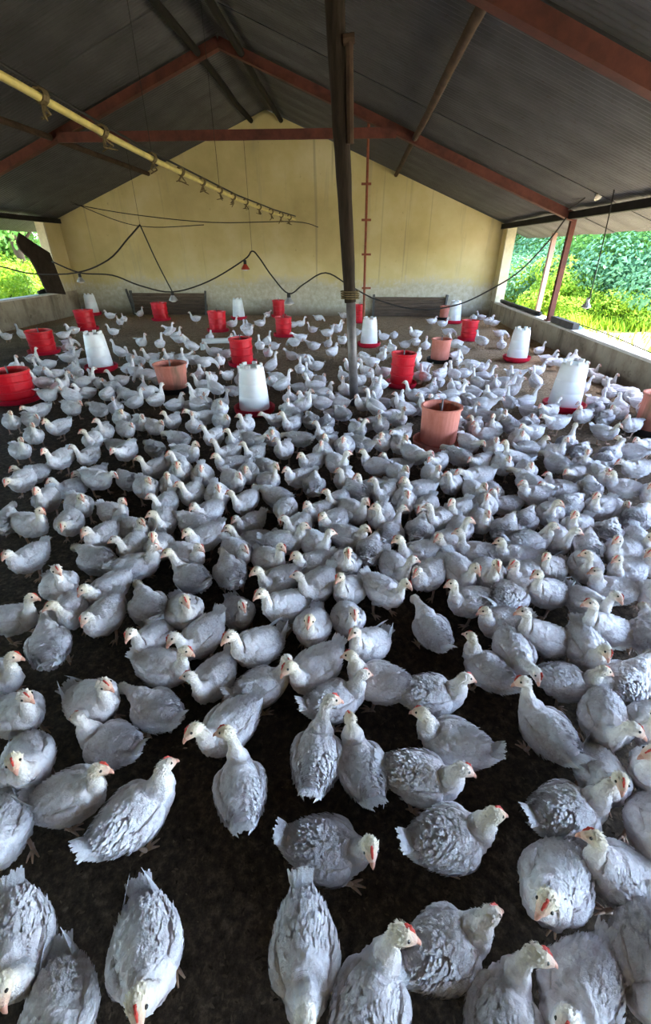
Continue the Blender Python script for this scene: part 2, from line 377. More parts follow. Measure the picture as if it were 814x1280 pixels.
m_ = MB(); a = onY(437, 50, PY-.06) - pb; b = onY(438, 180, PY-.06) - pb; m_.tube([a, b], .03, 8); m_.tube([a+Vector((-.05,0,0)), a+Vector((.04,0,.01))], .035, 8); m_.build('splice_stick', M['purlin'], pole)
m_ = MB()
for k in range(4): m_.tube([pmid + dirp*(.04+.02*k) - pb + Vector((.09*math.cos(a), .09*math.sin(a), 0)) for a in np.linspace(0, 6.2832, 14)], .006, 5)
m_.build('lashing', M['tie'], pole)

# ------------------------------------------------------------------ thin red rod with cross clips
ry = 9.4; rt = onY(461, 152, ry); rb = onY(455, 395, ry)
rod = empty('hanging_rod', (rb.x, ry, .02)); tag(rod, 'thin rust red upright rod with short cross clips before the gable', 'rod')
m_ = MB(); m_.tube([(0,0,0), (rt.x-rb.x, 0, roofz(rt.x)-.04)], .022, 8); m_.build('shaft', M['rod'], rod)
for yy in (230, 275, 318, 360):
    q = onY(458, yy, ry); c_ = MB(); c_.bar((q.x-rb.x-.085, -.01, q.z-.02), (q.x-rb.x+.085, -.01, q.z-.02), .03, .035); c_.build('clip', M['rod'], rod)

# ------------------------------------------------------------------ yellowed water pipe hung from the roof
wp = empty('water_pipe', (-1.83, 2.0, 2.22)); tag(wp, 'yellowed plastic pipe hung below the roof with string ties', 'pipe')
wpts = [Vector((-1.78, -.5, 2.30)), Vector((-1.82, 2.0, 2.28)), Vector((-1.82, 3.0, 2.255)), Vector((-1.83, 4.0, 2.215)), Vector((-1.84, 5.0, 2.195)), Vector((-1.85, 6.2, 2.19)), Vector((-1.66, 7.3, 2.10)), Vector((-1.32, 8.3, 2.0)), Vector((-1.06, 8.95, 1.95))]
m_ = MB(); m_.tube([p-Vector(wp.location) for p in wpts], [.022]*6+[.019,.016,.014], 10); m_.build('pipe', M['yellow'], wp, smooth=True)
m_ = MB(); m_.tube([p-Vector(wp.location)+Vector((.0,0,.05)) for p in wpts], .009, 6); m_.build('cord', M['cable'], wp)
for i, yy in enumerate((2.15, 3.25, 3.95, 4.85, 5.6, 6.3, 6.75, 7.15, 7.5, 7.85, 8.2, 8.5, 8.75)):
    for a, b in zip(wpts, wpts[1:]):
        if a.y <= yy <= b.y: p = a.lerp(b, (yy-a.y)/(b.y-a.y)); break
    p = p - Vector(wp.location); c_ = MB(); r0 = random.Random(i)
    for k in range(4): c_.tube([p + Vector((.034*math.cos(a), (k-1.5)*.014+.006*math.sin(a*2), .034*math.sin(a)+.01)) for a in np.linspace(0, 6.28, 10)], .007, 5)
    for k in range(3): c_.tube([p + Vector((0,0,-.03)), p + Vector((r0.uniform(-.04,.04), r0.uniform(-.05,.05), -.05-r0.uniform(.01,.04))), p + Vector((r0.uniform(-.06,.06), r0.uniform(-.07,.07), -.06-r0.uniform(.0,.05)))], [.010,.008,.004], 5)
    c_.build('string_tie', M['tie'], wp)
    if i % 3 == 0 and i < 9:
        h_ = MB(); wpos = p + Vector(wp.location); h_.tube([p+Vector((0,0,.03)), Vector((p.x, p.y, roofz(wpos.x)-.03-wp.location.z))], .003, 5); h_.build('hanger_wire', M['cable'], wp)

# ------------------------------------------------------------------ cables and lamps in the truss plane
YC = 8.85
def polycable(pix, Y, rad, name, label, x=None, grp=None, extra=None, mat='cable'):
    pts = [(onY(a, b, Y) if x is None else onX(a, b, x)) for a, b in pix]
    if extra: pts = extra(pts)
    # catmull smoothing
    out = []
    for i in range(len(pts)-1):
        p0, p1, p2, p3 = pts[max(i-1,0)], pts[i], pts[i+1], pts[min(i+2, len(pts)-1)]
        for k in range(5):
            t = k/5; out.append(.5*((2*p1) + (p2-p0)*t + (2*p0-5*p1+4*p2-p3)*t*t + (3*p1-p0-3*p2+p3)*t**3))
    out.append(pts[-1]); m_ = MB(); m_.tube(out, rad, 6); o = m_.build(name, M[mat], smooth=True); tag(o, label, 'cable', grp); return o
polycable([(-52,322),(0,333),(40,342),(95,341),(135,325),(160,298),(175,281)], YC, .013, 'power_cable', 'black cable rising from left opening to a peak before the gable', extra=lambda p: [Vector((XL-.02, YC, p[0].z+.02))]+p[1:])
polycable([(65,327),(100,341),(140,344),(175,357),(215,365),(260,352),(305,325),(315,314),(324,322),(340,345),(361,367),(380,355),(407,341),(437,357),(472,375),(522,387),(572,381),(617,360),(652,337),(687,300),(708,272)], YC, .013, 'power_cable', 'long black cable looping across the gable to right post top')
polycable([(175,281),(195,325),(215,364)], YC, .011, 'power_cable', 'black cable dropping from the left peak to a lamp')
polycable([(90,255),(165,268),(265,278),(367,277),(398,284)], 11.8, .010, 'thin_wire', 'thin wire stretched across the gable wall, the straighter one')
polycable([(88,252),(150,277),(193,284),(255,281)], 11.9, .009, 'thin_wire', 'thin sagging wire on the left half of the gable wall')
for px, py in ((175,281),(315,314)):
    q = onY(px, py, YC); m_ = MB(); m_.tube([q, (q.x, YC, 3.0)], .003, 4); o = m_.build('hanger_string', M['cable'])
    tag(o, f'fine string holding up the {"left" if px < 200 else "right"} cable peak', 'string')
def lamp(p, shade, label, rad=.06, rot=(0,0,0), cap='black'):
    t = empty('heat_lamp', p); t.rotation_euler = rot; tag(t, label, 'lamp', 'brooder lamps on the cables')
    m_ = MB(); m_.lathe([(0,0),(rad*.34,0),(rad*.4,-rad*.2),(rad*.4,-rad*.9),(0,-rad*.9)], 14); m_.build('lamp_holder', M[cap], t, smooth=False)
    m_ = MB(); m_.lathe([(rad*.35,-rad*.85),(rad*.5,-rad*1.1),(rad*1.05,-rad*1.9),(rad*1.1,-rad*2.1),(rad*1.0,-rad*2.12),(rad*.45,-rad*1.15)], 18); m_.build('lamp_shade', M[shade], t, smooth=True)
    m_ = MB(); m_.lathe([(0,-rad*1.1),(rad*.4,-rad*1.2),(rad*.85,-rad*1.9),(rad*.8,-rad*2.2),(rad*.45,-rad*2.4),(0,-rad*2.45)], 16); m_.build('bulb', M['bulb'], t, smooth=True)
    return t
lamp(onY(99, 342, YC), 'lampmetal', 'small pale lamp on the cable above the leftmost drinker', .065)
lamp(onY(215, 364, YC), 'lampmetal', 'silver lamp hanging low before the left board panel', .075)
lamp(onY(306, 325, YC), 'lampred', 'small red lamp hanging from the cable peak left of the pole', .07)
lamp(onY(361, 366, YC), 'lampmetal', 'silver bell lamp hanging lowest, left of the leaning pole', .085)
# lamp cord at the right opening
XO = XR-.22
polycable([(711,262),(728,250),(744,238)], None, .010, 'power_cable', 'short black cable from right post top to the white bulb', x=XO)
polycable([(748,236),(757,215),(768,203),(773,208),(769,232),(757,290),(744,345),(737,374)], None, .008, 'lamp_cord', 'black cord arching up and hanging down the right opening', x=XO)
q = onX(745, 236, XO); lamp(q, 'bulb', 'white floodlight bulb under the right eave beam', .062, rot=(R(-35), R(-25), 0))
q = onX(736, 372, XO); lamp(q, 'lampmetal', 'grey bell lamp hanging beside the right sill', .06, cap='lampmetal')
polycable([(720,404),(760,418),(814,441),(860,462)], None, .007, 'thin_wire', 'thin wire running just above the right sill', x=XR+.12)

# things on the right sill
a = onX(628, 374, XR+.1); b = onX(676, 392, XR+.1); m_ = MB()
zc = SR+.045; pts = [Vector((XR+.09+.02*noise.noise(Vector((0,i*.9,1))), a.y+(b.y-a.y)*i/12, zc+.012*noise.noise(Vector((4,i*.8,1))))) for i in range(13)]
m_.tube(pts, [.04+.012*noise.noise(Vector((1,2,i*1.1))) for i in range(13)], 10); o = m_.build('rolled_curtain', M['black'], smooth=True); tag(o, 'black rolled plastic curtain on the far right sill', 'curtain')
a = onX(688, 399, XR+.06); b = onX(719, 411, XR+.06); m_ = MB(); m_.bar((XR+.07, a.y-.12, SR+.055), (XR+.07, b.y, SR+.055), .1, .09); o = m_.build('wooden_block', M['grey_wood']); tag(o, 'short grey timber block on the right sill beside the post', 'block')
bb = onX(722, 404, XR+.17); m_ = MB(); m_.box((-.05,-.16,0), (.05,.16,.018)); m_.box((-.03,-.1,.018), (.03,.12,.035)); o = m_.build('blue_sheet', M['blue']); o.location = (XR+.18, bb.y, SR+.005); tag(o, 'small folded blue plastic sheet on the right sill', 'sheet')

# torn dark board hanging in the left opening
pl = [(18,291),(38,303),(60,316),(68,335),(73,352),(77,368),(54,366),(50,352),(44,338),(36,324),(24,313),(17,303)]
P = [onX(a, b, XL+.05) for a, b in pl]; m_ = MB(); n = len(P); c0 = sum(P, Vector())/n
bend = lambda p: Vector((p.x + .10*((p.z-c0.z)/.4)**2*.3 + .02*abs(noise.noise(p*3)), p.y, p.z))
A = [bend(p) for p in P]; B = [q + Vector((.035,0,0)) for q in A]
m_.add(A+B, [tuple(range(n)), tuple(range(2*n-1, n-1, -1))] + [(i, (i+1)%n, n+(i+1)%n, n+i) for i in range(n)])
o = m_.build('torn_panel', M['tarp']); tag(o, 'torn dark sheet slanting across the left opening', 'sheet')
a = onX(56, 370, XL+.05); b = onX(84, 368, XL+.05); m_ = MB(); m_.tube([(XL-.08, a.y, SL+.05), (XL-.09, (a.y+b.y)/2, SL+.075), (XL-.09, min(b.y, JL-.1), SL+.05)], [.04,.065,.035], 8); o = m_.build('crumpled_sacking', M['black'], smooth=True); tag(o, 'crumpled black sacking on the left sill', 'sacking')

# board panels leaning at the foot of the gable
def panel(x0, y0, x1, y1, label, n=6):
    a = onY(x0, y0, D-.06); b = onY(x1, y1, D-.06); H_ = a.z; t = empty('board_panel', ((a.x+b.x)/2, D-.08, 0)); tag(t, label, 'panel', 'board panels against the gable wall')
    W_ = b.x-a.x; h = H_/n; r0 = random.Random(int(x0))
    for k in range(n):
        m_ = MB(); e = r0.uniform(-.03,.03); m_.box((-W_/2+.02+e*.5, -.02+r0.uniform(-.006,.006), k*h+.003), (W_/2-.04+e*.5, .02, (k+1)*h-.003)); m_.build('board', M['board'], t)
    for sx in (-1, 1):
        m_ = MB(); m_.bar((sx*(W_/2-.03)-.05*(sx>0), -.05, 0), (sx*(W_/2-.03), -.03, H_+.06), .06, .05); m_.build('upright', M['grey_wood'], t)
panel(163, 366, 262, 391, 'dark weathered board panel on the left of the gable foot'); panel(466, 371, 557, 395, 'dark weathered board panel on the right of the gable foot')
q0 = onY(156, 363, D-.12); m_ = MB(); m_.tube([(q0.x, D-.04, q0.z+.02), (q0.x+.24, D-.3, 0.01)], .03, 8); o = m_.build('leaning_stick', M['grey_wood']); tag(o, 'short stick leaning on the gable wall beside the left panel', 'stick')

# ------------------------------------------------------------------ feeders and drinkers
def feeder_proto(mat, panmat, d=.32, h=.38, taper=.96, handle=True, ridges=3, name='hanging_feeder'):
    t = empty(name); r1 = d/2; r0 = r1*taper; z0 = .045
    prof = [(0, z0), (r0*.98, z0)]
    for i in range(1, 13):
        z = z0 + (h-z0)*i/13; r = r0+(r1-r0)*i/13
        if ridges and i % (12//ridges) == 0: prof += [(r, z-.012), (r+.010, z-.006), (r+.010, z+.006), (r, z+.012)]
        else: prof.append((r, z))
    prof += [(r1, h-.02), (r1+.012, h-.016), (r1+.012, h), (r1-.006, h), (r1-.008, h-.02), (r0-.012, z0+.06), (0, z0+.06)]
    m_ = MB(); m_.lathe(prof, 30); m_.build('hopper', mat, t, smooth=False)
    m_ = MB(); rp = r0+.055; m_.lathe([(0,0),(rp-.01,0),(rp,.01),(rp+.006,.055),(rp-.004,.056),(rp-.012,.016),(r0*.9,.014),(0,.05)], 30); m_.build('pan', panmat, t, smooth=False)
    if handle:
        m_ = MB(); m_.tube([(0,0,z0+.05),(0,.0,h+.05)], .008, 8); m_.tube([(-r1+.004,0,h-.03),(-.6*r1,0,h-.05),(0,0,h-.055),(.6*r1,0,h-.05),(r1-.004,0,h-.03)], .006, 6)
        m_.build('hanging_rod', M['steel'], t, smooth=True)
    return t
def drinker_proto(hh=.50, d=.31):
    t = empty('bell_drinker'); rb = d/2; rt = rb*.80; z0 = .05; zt = hh-.035
    m_ = MB(); prof = [(rb*.96, z0), (rb, z0+.015)]
    for i in range(1, 9):
        u = i/9; prof.append((rb + (rt-rb)*u**1.15, z0+.015 + (zt-.05-z0)*u)); 
        if i in (3, 6): r, z = prof[-1]; prof += [(r-.004, z+.005), (r-.002, z+.011)]
    prof += [(rt*.97, zt-.012), (rt*.90, zt), (rt*.55, zt+.006), (0, zt+.006)]
    m_.lathe(prof, 32); jar = m_.build('jar', M['jar'], t, smooth=True)
    for k in range(6):
        a = 2*math.pi*k/6; c_ = MB(); q = Vector((math.cos(a), math.sin(a), 0))*rt*.80; tn = Vector((-math.sin(a), math.cos(a), 0))
        c_.bar(q+Vector((0,0,zt-.005)) - tn*.022, q+Vector((0,0,zt-.005)) + tn*.022, .022, .07); c_.build('foot_lug', M['jar'], jar)
    m_ = MB(); rp = rb+.05; m_.lathe([(0,.0),(rp*.80,0),(rp*.86,.018),(rp*.98,.024),(rp,.035),(rp+.004,.075),(rp-.006,.077),(rp-.014,.04),(rb*.92,.038),(rb*.90,.052),(0,.052)], 32); m_.build('pan', M['redpan'], t, smooth=False)
    return t
reds = [(22,500,.42,.34,'large red feeder at the left edge of the flock'), (56,441,.40,.36,'red feeder behind the left-edge feeder, left of a drinker'), (110,412,.38,.40,'red feeder beside the farthest left white drinker'),
 (202,400,.37,.40,'red feeder in front of the left board panel'), (273,414,.37,.40,'red feeder right of the left board panel by a white drinker'), (349,396,.30,.40,'small red feeder against the gable, right of the lowest lamp'),
 (355,420,.32,.36,'red feeder just in front of the one at the gable foot'), (304,456,.33,.39,'red feeder behind the central large white drinker'), (449,403,.24,.40,'narrow red feeder at the gable beside the thin rod'),
 (585,425,.30,.36,'red feeder in front of the right board panel near a white drinker'), (501,482,.29,.41,'red feeder right of the leaning pole among the flock')]
base = {}
for i, (x, y, d, h, lab) in enumerate(reds):
    t = feeder_proto(M['red'], M['redpan'], d, h); p = onz(x, y); t.location = (p.x, p.y, .0); t.rotation_euler.z = i*.7; t.rotation_euler.x = R(1.5)*math.sin(i*2); tag(t, lab, 'feeder', 'red feeders'); base['red%d' % i] = (x, y-18, p, d, lab)
pinks = [(218,488,.38,.33,'faded pink bucket feeder among birds left of the central drinker'), (546,556,.33,.36,'large stained pink bucket feeder nearest the camera'), (549,452,.29,.34,'pink bucket feeder right of the red feeder by the pole'),
 (555,399,.25,.31,'small pink bucket feeder at the foot of the right board panel'), (813,540,.32,.37,'pink bucket feeder cut off by the right edge')]
for i, (x, y, d, h, lab) in enumerate(pinks):
    t = feeder_proto(M['pink'], M['black'] if i != 1 else M['pink'], d, h, .95 if i else .86, ridges=0, name='bucket_feeder'); p = onz(x, y); t.location = (p.x, p.y, 0); t.rotation_euler.z = i*1.1+.4; tag(t, lab, 'feeder', 'pink bucket feeders'); base['pink%d' % i] = (x, y-22, p, d, lab)
whites = [(117,394,'white bell drinker in the far left corner'), (128,463,'white bell drinker behind the left-edge red feeders'), (299,399,'white bell drinker at the gable between two red feeders'), (319,516,'large white bell drinker in front of centre left'),
 (461,433,'white bell drinker beside the leaning pole'), (567,404,'white bell drinker beside the small pink bucket at the gable'), (645,451,'white bell drinker before the right wall, farther one'), (703,512,'white bell drinker before the right wall, nearer one')]
dp = drinker_proto()
for i, (x, y, lab) in enumerate(whites):
    t = dp if i == 0 else copy_tree(dp); p = onz(x, y); t.location = (p.x, p.y, 0); t.rotation_euler.z = i*.83; s = (1.06,1.08,.98,1.04,1.0,1.0,1.0,1.06)[i]; t.scale = (s, s, s); tag(t, lab, 'drinker', 'white bell drinkers'); base['white%d' % i] = (x, y-25, p, .4, lab)
a = onz(254, 437); b = onz(292, 436); m_ = MB(); m_.tube([(a.x,a.y,.14),(b.x,b.y,.14)], .045, 12); 
for q in (a, b): m_.box((q.x-.03, q.y-.05, 0), (q.x+.03, q.y+.05, .11))
o = m_.build('trough', M['whitepipe']); tag(o, 'long white trough lying left of the central red feeder', 'trough')

# ------------------------------------------------------------------ chickens
WHT = (.91, .865, .88); YEL = (.80, .68, .40); PNK = (.72, .36, .28); FACE = (.74, .48, .36); LEG = (.52, .33, .22); SKIN = (.66, .46, .42)
def cr(P, n):
    """catmull-rom through rows of numbers"""
    P = np.array(P, float); m = len(P); out = []
    for i in range(m-1):
        p0, p1, p2, p3 = P[max(i-1,0)], P[i], P[i+1], P[min(i+2,m-1)]
        for k in range(n):
            t = k/n; out.append(.5*((2*p1)+(p2-p0)*t+(2*p0-5*p1+4*p2-p3)*t*t+(3*p1-p0-3*p2+p3)*t**3))
    out.append(P[-1]); return np.array(out)
BODY = [(-.128,0,.158,.012,.010), (-.112,0,.154,.030,.024), (-.085,0,.142,.054,.048), (-.045,0,.130,.074,.067), (.005,0,.126,.082,.074), (.052,0,.134,.072,.070), (.085,0,.153,.047,.050)]
# neck and head per pose: list of (x,y,z,w,h) rows; last rows are skull and face
POSES = {
 'alert':   [(.104,0,.188,.027,.030), (.111,0,.222,.0185,.020), (.118,0,.248,.0165,.018), (.135,0,.270,.0195,.020), (.152,0,.268,.014,.0145), (.163,0,.263,.008,.008)],
 'tall':    [(.100,0,.195,.029,.032), (.106,0,.240,.0185,.020), (.112,0,.276,.0165,.0175), (.128,0,.297,.0190,.0195), (.145,0,.296,.014,.0145), (.156,0,.291,.008,.008)],
 'forward': [(.116,0,.175,.030,.032), (.145,0,.196,.0195,.021), (.166,0,.211,.0175,.018), (.186,0,.217,.0195,.020), (.203,0,.211,.014,.0145), (.213,0,.205,.008,.008)],
 'low':     [(.120,0,.158,.031,.032), (.152,0,.160,.0205,.021), (.176,0,.156,.0175,.018), (.196,0,.146,.0195,.020), (.209,0,.134,.014,.0145), (.215,0,.125,.008,.008)],
 'hunched': [(.099,0,.186,.038,.038), (.100,0,.208,.025,.025), (.104,0,.222,.0185,.019), (.119,0,.237,.020,.0205), (.136,0,.233,.014,.0145), (.146,0,.227,.008,.008)],
 'left':    [(.104,.004,.188,.027,.030), (.112,.008,.222,.0185,.020), (.117,.012,.250,.0165,.018), (.121,.026,.270,.0195,.020), (.125,.043,.267,.014,.0145), (.128,.053,.262,.008,.008)],
 'right':   [(.104,-.004,.188,.027,.030), (.112,-.008,.222,.0185,.020), (.117,-.012,.250,.0165,.018), (.121,-.026,.270,.0195,.020), (.125,-.043,.267,.014,.0145), (.128,-.053,.262,.008,.008)],
 'peck':    [(.124,0,.142,.036,.035), (.158,0,.122,.026,.025), (.180,0,.095,.0205,.021), (.192,0,.068,.0195,.020), (.197,0,.049,.014,.0145), (.198,0,.038,.008,.008)],
 'preen':   [(.104,.012,.186,.036,.037), (.104,.030,.216,.026,.027), (.092,.044,.236,.021,.022), (.074,.058,.236,.0195,.020), (.060,.069,.226,.014,.0145), (.053,.075,.217,.008,.008)],
}
HEAD = {k: (v[3][0], v[3][1], v[3][2]) for k, v in POSES.items()}
def feather_noise(p, seed):
    q = Vector((p.x*22, p.y*34, p.z*34 + seed*9.1)); a = noise.voronoi(q)[0]
    return (.36 - a[0])*.020 + .006*noise.noise(Vector((p.x*60, p.y*60, p.z*60+seed)))
def loft(mb, rows, seg, disp=0, seed=0, colf=None, side0=(0,1,0)):
    P = [Vector(r[:3]) for r in rows]; m = len(P); side = Vector(side0); rings = []; base0 = len(mb.v); vs = []; cs = []; fr = []
    for i, p in enumerate(P):
        t = (P[min(i+1,m-1)]-P[max(i-1,0)]).normalized(); side = (side-t*side.dot(t)).normalized(); up = t.cross(side)
        fr.append((p, t, side, up, rows[i][3], rows[i][4]))
        for k in range(seg):
            a = 2*math.pi*k/seg; nrm = side*math.cos(a) + up*math.sin(a); q = p + side*(rows[i][3]*math.cos(a)) + up*(rows[i][4]*math.sin(a))
            if disp: q = q + nrm*feather_noise(q, seed)*disp*min(1, max(.16, (rows[i][3]-.014)/.03))
            vs.append(q); cs.append(colf(i/(m-1), a, q) if colf else WHT)
    fs = [(i*seg+k, i*seg+(k+1)%seg, (i+1)*seg+(k+1)%seg, (i+1)*seg+k) for i in range(m-1) for k in range(seg)]
    fs += [tuple(range(seg-1,-1,-1)), tuple((m-1)*seg+k for k in range(seg))]
    n = len(mb.v); mb.v += [tuple(q) for q in vs]; mb.f += [tuple(i+n for i in f) for f in fs]; mb.c += cs
    return fr
def mixt(a, b, t): t = max(0, min(1, t)); return tuple(x+(y-x)*t for x, y in zip(a, b))
def make_chicken(pose, sit=False, lift=0.0, seed=0, lo=False, roll=0):
    r0 = random.Random(seed*31+5); dz = -.062 if sit else lift
    rows = [list(r) for r in BODY+POSES[pose]]
    for i, r in enumerate(rows): r[2] += dz
    if pose in ('tall',) :
        for i in range(7): rows[i][2] += (rows[i][0])*.35       # upright carriage
    sk_ = rows[-3][:3]
    for j in (-3, -2, -1):
        for q in range(3): rows[j][q] = sk_[q] + (rows[j][q]-sk_[q])*1.2
        rows[j][3] *= 1.16; rows[j][4] *= 1.16
    sub = 3 if lo else 6; seg = 10 if lo else 36
    S = cr(rows, sub); nb = 7*sub; nt_ = len(S)
    ustart = (len(BODY)-1)/(len(rows)-1); pale = r0.uniform(.05, .6)
    uface = (len(rows)-2.75)/(len(rows)-1)
    def colf(u, a, q):
        c = WHT
        if u > ustart*.96: c = mixt(WHT, YEL, (u-ustart*.96)/(.22)*pale)
        if u > uface: c = mixt(c, FACE, (u-uface)/.09)
        if u < ustart*1.05:      # skin showing between feather tufts
            c = mixt(c, SKIN, .30*max(0, -feather_noise(q, seed)/.012-.15))
        # thin-feathered breast and crop
        if ustart*.72 < u < ustart*1.15 and math.sin(a) < -.2: c = mixt(c, SKIN, .35*max(0, noise.noise(q*25+Vector((seed,0,0)))+.15)*2)
        return c
    mb = MB(); fr = loft(mb, S, seg, 0 if lo else 1.0, seed, colf)
    # legs
    for sgn in (-1, 1):
        if sit:
            mb.tube([(.03,sgn*.045,.05),(.05,sgn*.05,.012),(.085,sgn*.05,.006)], [.02,.010,.006], 5 if lo else 8, LEG)
            ft = Vector((.075,sgn*.05,.005))
        else:
            sx = .018*sgn if not lo else 0
            mb.tube([(.005,sgn*.042,.115+dz),(.0,sgn*.045,.085+dz),(-.008+sx,sgn*.046,.062+dz*.6)], [.036,.028,.011], 5 if lo else 10, WHT)
            mb.tube([(-.008+sx,sgn*.046,.066+dz*.6),(-.004+sx,sgn*.046,.030),(.004+sx,sgn*.046,.006)], [.0085,.0065,.0075], 5 if lo else 8, LEG)
            ft = Vector((.004+sx,sgn*.046,.006))
        if not lo:
            for ang, L in ((-28,.040),(0,.046),(28,.040),(180,.020)):
                d = Vector((math.cos(R(ang)), math.sin(R(ang)), 0)); mb.tube([ft, ft+d*L*.55+Vector((0,0,.003)), ft+d*L+Vector((0,0,-.002))], [.0055,.0045,.002], 6, LEG)
    # plumage blades lying back over the body
    if not lo:
        for k in range(1500):
            i = int(r0.uniform(.10, 1)**.9*nb*1.12); i = min(max(i, 3), nt_-14); p, t, sd, up, w_, h_ = fr[i]; a = r0.uniform(-.35, math.pi+.35) if r0.random() < .8 else r0.uniform(0, 6.28)
            nrm = (sd*math.cos(a)/w_ + up*math.sin(a)/h_).normalized(); q = p + sd*(w_*math.cos(a)) + up*(h_*math.sin(a)) - nrm*.003
            tang = (-t + sd*r0.uniform(-.25,.25) + up*r0.uniform(-.3,.05)); tang = tang - nrm*tang.dot(nrm); s_ = min(1, w_/.06)
            c = mixt((.84,.81,.83), (.91,.885,.90), r0.random())
            if i > nb: c = mixt(c, YEL, pale*(i-nb)/sub/3)
            mb.blade(q, tang.normalized()+nrm*r0.uniform(.04,.30), nrm, r0.uniform(.014,.026)*(.5+.5*s_), r0.uniform(.010,.016)*(.55+.45*s_), .3, c)
        for k in range(420):     # short down on neck and head
            i = r0.randrange(nb, nt_-sub-2); p, t, sd, up, w_, h_ = fr[i]; a = r0.uniform(0, 6.28); nrm = sd*math.cos(a) + up*math.sin(a); q = p + sd*(w_*math.cos(a)) + up*(h_*math.sin(a)) - nrm*.001
            tang = -t + sd*r0.uniform(-.4,.4) + up*r0.uniform(-.4,.4); u_ = i/(nt_-1); c = mixt(colf(u_, a, q), (.95,.93,.90), r0.uniform(0,.3)); mb.blade(q, tang.normalized()+nrm*r0.uniform(.15,.5), nrm, r0.uniform(.006,.011), r0.uniform(.003,.006), .3, c)
    out = {'body': mb, 'frames': fr, 'dz': dz}
    # wings
    wings = []
    for sgn in (-1, 1):
        wmb = MB(); z_ = dz
        wr = [(.070,sgn*.044,.146+z_,.008,.016), (.048,sgn*.060,.142+z_,.018,.030), (.010,sgn*.068,.138+z_,.020,.035), (-.040,sgn*.061,.138+z_,.017,.033), (-.085,sgn*.043,.144+z_,.011,.023), (-.122,sgn*.027,.152+z_,.004,.010)]
        if pose == 'tall':
            for q in range(len(wr)): wr[q] = (wr[q][0], wr[q][1], wr[q][2]+wr[q][0]*.35, wr[q][3], wr[q][4])
        f2 = loft(wmb, cr(wr, 2 if lo else 5), 8 if lo else 18, 0 if lo else .6, seed+3*sgn, None, (0,sgn,0))
        if not lo:
            for k in range(170):
                p, t, sd, up, w_, h_ = f2[r0.randrange(3, len(f2)-2)]; a = r0.uniform(-1.3, 1.3)
                nrm = (sd*math.cos(a)/max(w_,.004)*.3 + up*math.sin(a)/h_ + sd*.0).normalized(); nrm = (nrm + sd*.6).normalized()
                q = p + sd*(w_*math.cos(a)) + up*(h_*math.sin(a)); tang = t + up*r0.uniform(-.25,.05)
                wmb.blade(q, tang.normalized()+nrm*r0.uniform(.05,.14), nrm, r0.uniform(.014,.026), r0.uniform(.008,.012), .2, mixt((.82,.79,.82),(.91,.885,.90), r0.random()))
            for k in range(6):      # primaries
                st = Vector((-.055-.008*k, sgn*(.064-.005*k), .122+.006*k+z_)); wmb.blade(st, Vector((-1, -sgn*.36, .12+.03*k)), Vector((0,sgn,.15)), .078, .014, .12, mixt((.78,.78,.82),(.9,.9,.92), r0.random()))
        wings.append(wmb)
    out['wings'] = wings
    # tail fan
    tm = MB(); tp = fr[2][0] if not lo else fr[0][0]
    for k in range(5 if lo else 17):
        a = (k/(4 if lo else 16)-.5)*1.9; d = Vector((-1, .55*math.sin(a), .38+.25*math.cos(a)-.1*r0.random())); base_ = tp + Vector((.012, .016*math.sin(a), .004))
        tm.blade(base_, d, Vector((.35, .3*math.sin(a), 1)), r0.uniform(.046,.064), .017, .1, mixt((.80,.80,.84),(.93,.93,.94), r0.random()))
        if not lo: tm.blade(base_+Vector((.015,0,-.012)), d+Vector((0,0,-.35)), Vector((.2,0,1)), r0.uniform(.03,.045), .018, .1, WHT)
    out['tail'] = tm
    # beak, comb, eyes on the head frame
    p, t, sd, up, w_, h_ = fr[-1]; p4, t4, sd4, up4, w4, h4 = fr[-1-sub*2]
    hd = (fr[-1][0]-fr[-1-sub*2][0]).normalized(); up4 = Vector((.45,0,1)) if pose == 'peck' else Vector((0,0,1)); up4 = Matrix.Rotation(R(38)*roll, 3, hd) @ up4; upx = (up4 - hd*up4.dot(hd)).normalized(); sdx = upx.cross(hd)
    bk = MB(); o0 = p - hd*.006
    bk.tube([o0, o0+hd*.010+upx*.0005, o0+hd*.0165-upx*.002, o0+hd*.0215-upx*.0065], [.0092,.0074,.0050,.0013], 5 if lo else 8); out['beak'] = bk
    cm = MB(); n_ = 6; L_ = []
    for k in range(n_+1):
        u = k/n_; pos = p + upx*.0045 - hd*(.002+u*.031) + upx*(.0162*math.sin(u*1.5)) ; hgt = .004 + (.0075 if k % 2 == 1 else .0045)*math.sin(math.pi*min(1, u*.85+.15)); L_.append((pos, hgt))
    vs = []
    for pos, hgt in L_: vs += [pos - sdx*.0050, pos + sdx*.0050, pos + upx*hgt + sdx*.0016, pos + upx*hgt - sdx*.0016]
    fs = [(4*k+a, 4*k+(a+1)%4, 4*k+4+(a+1)%4, 4*k+4+a) for k in range(n_) for a in range(4)] + [(3,2,1,0), tuple(4*n_+a for a in range(4))]
    cm.add(vs, fs); out['comb'] = cm
    eyes = []
    pe = fr[-1-int(sub*1.45)][0]; we = fr[-1-int(sub*1.45)][4]
    for sgn in (-1, 1):
        em = MB(); c_ = pe + sdx*(sgn*we*.92) + upx*.004; rr = .0048
        em.lathe([(.0002,-rr),(rr*.7,-rr*.7),(rr,0),(rr*.7,rr*.7),(.0002,rr)], 8, tuple(c_)); eyes.append(em)
    out['eyes'] = eyes
    return out
PROTO = {}
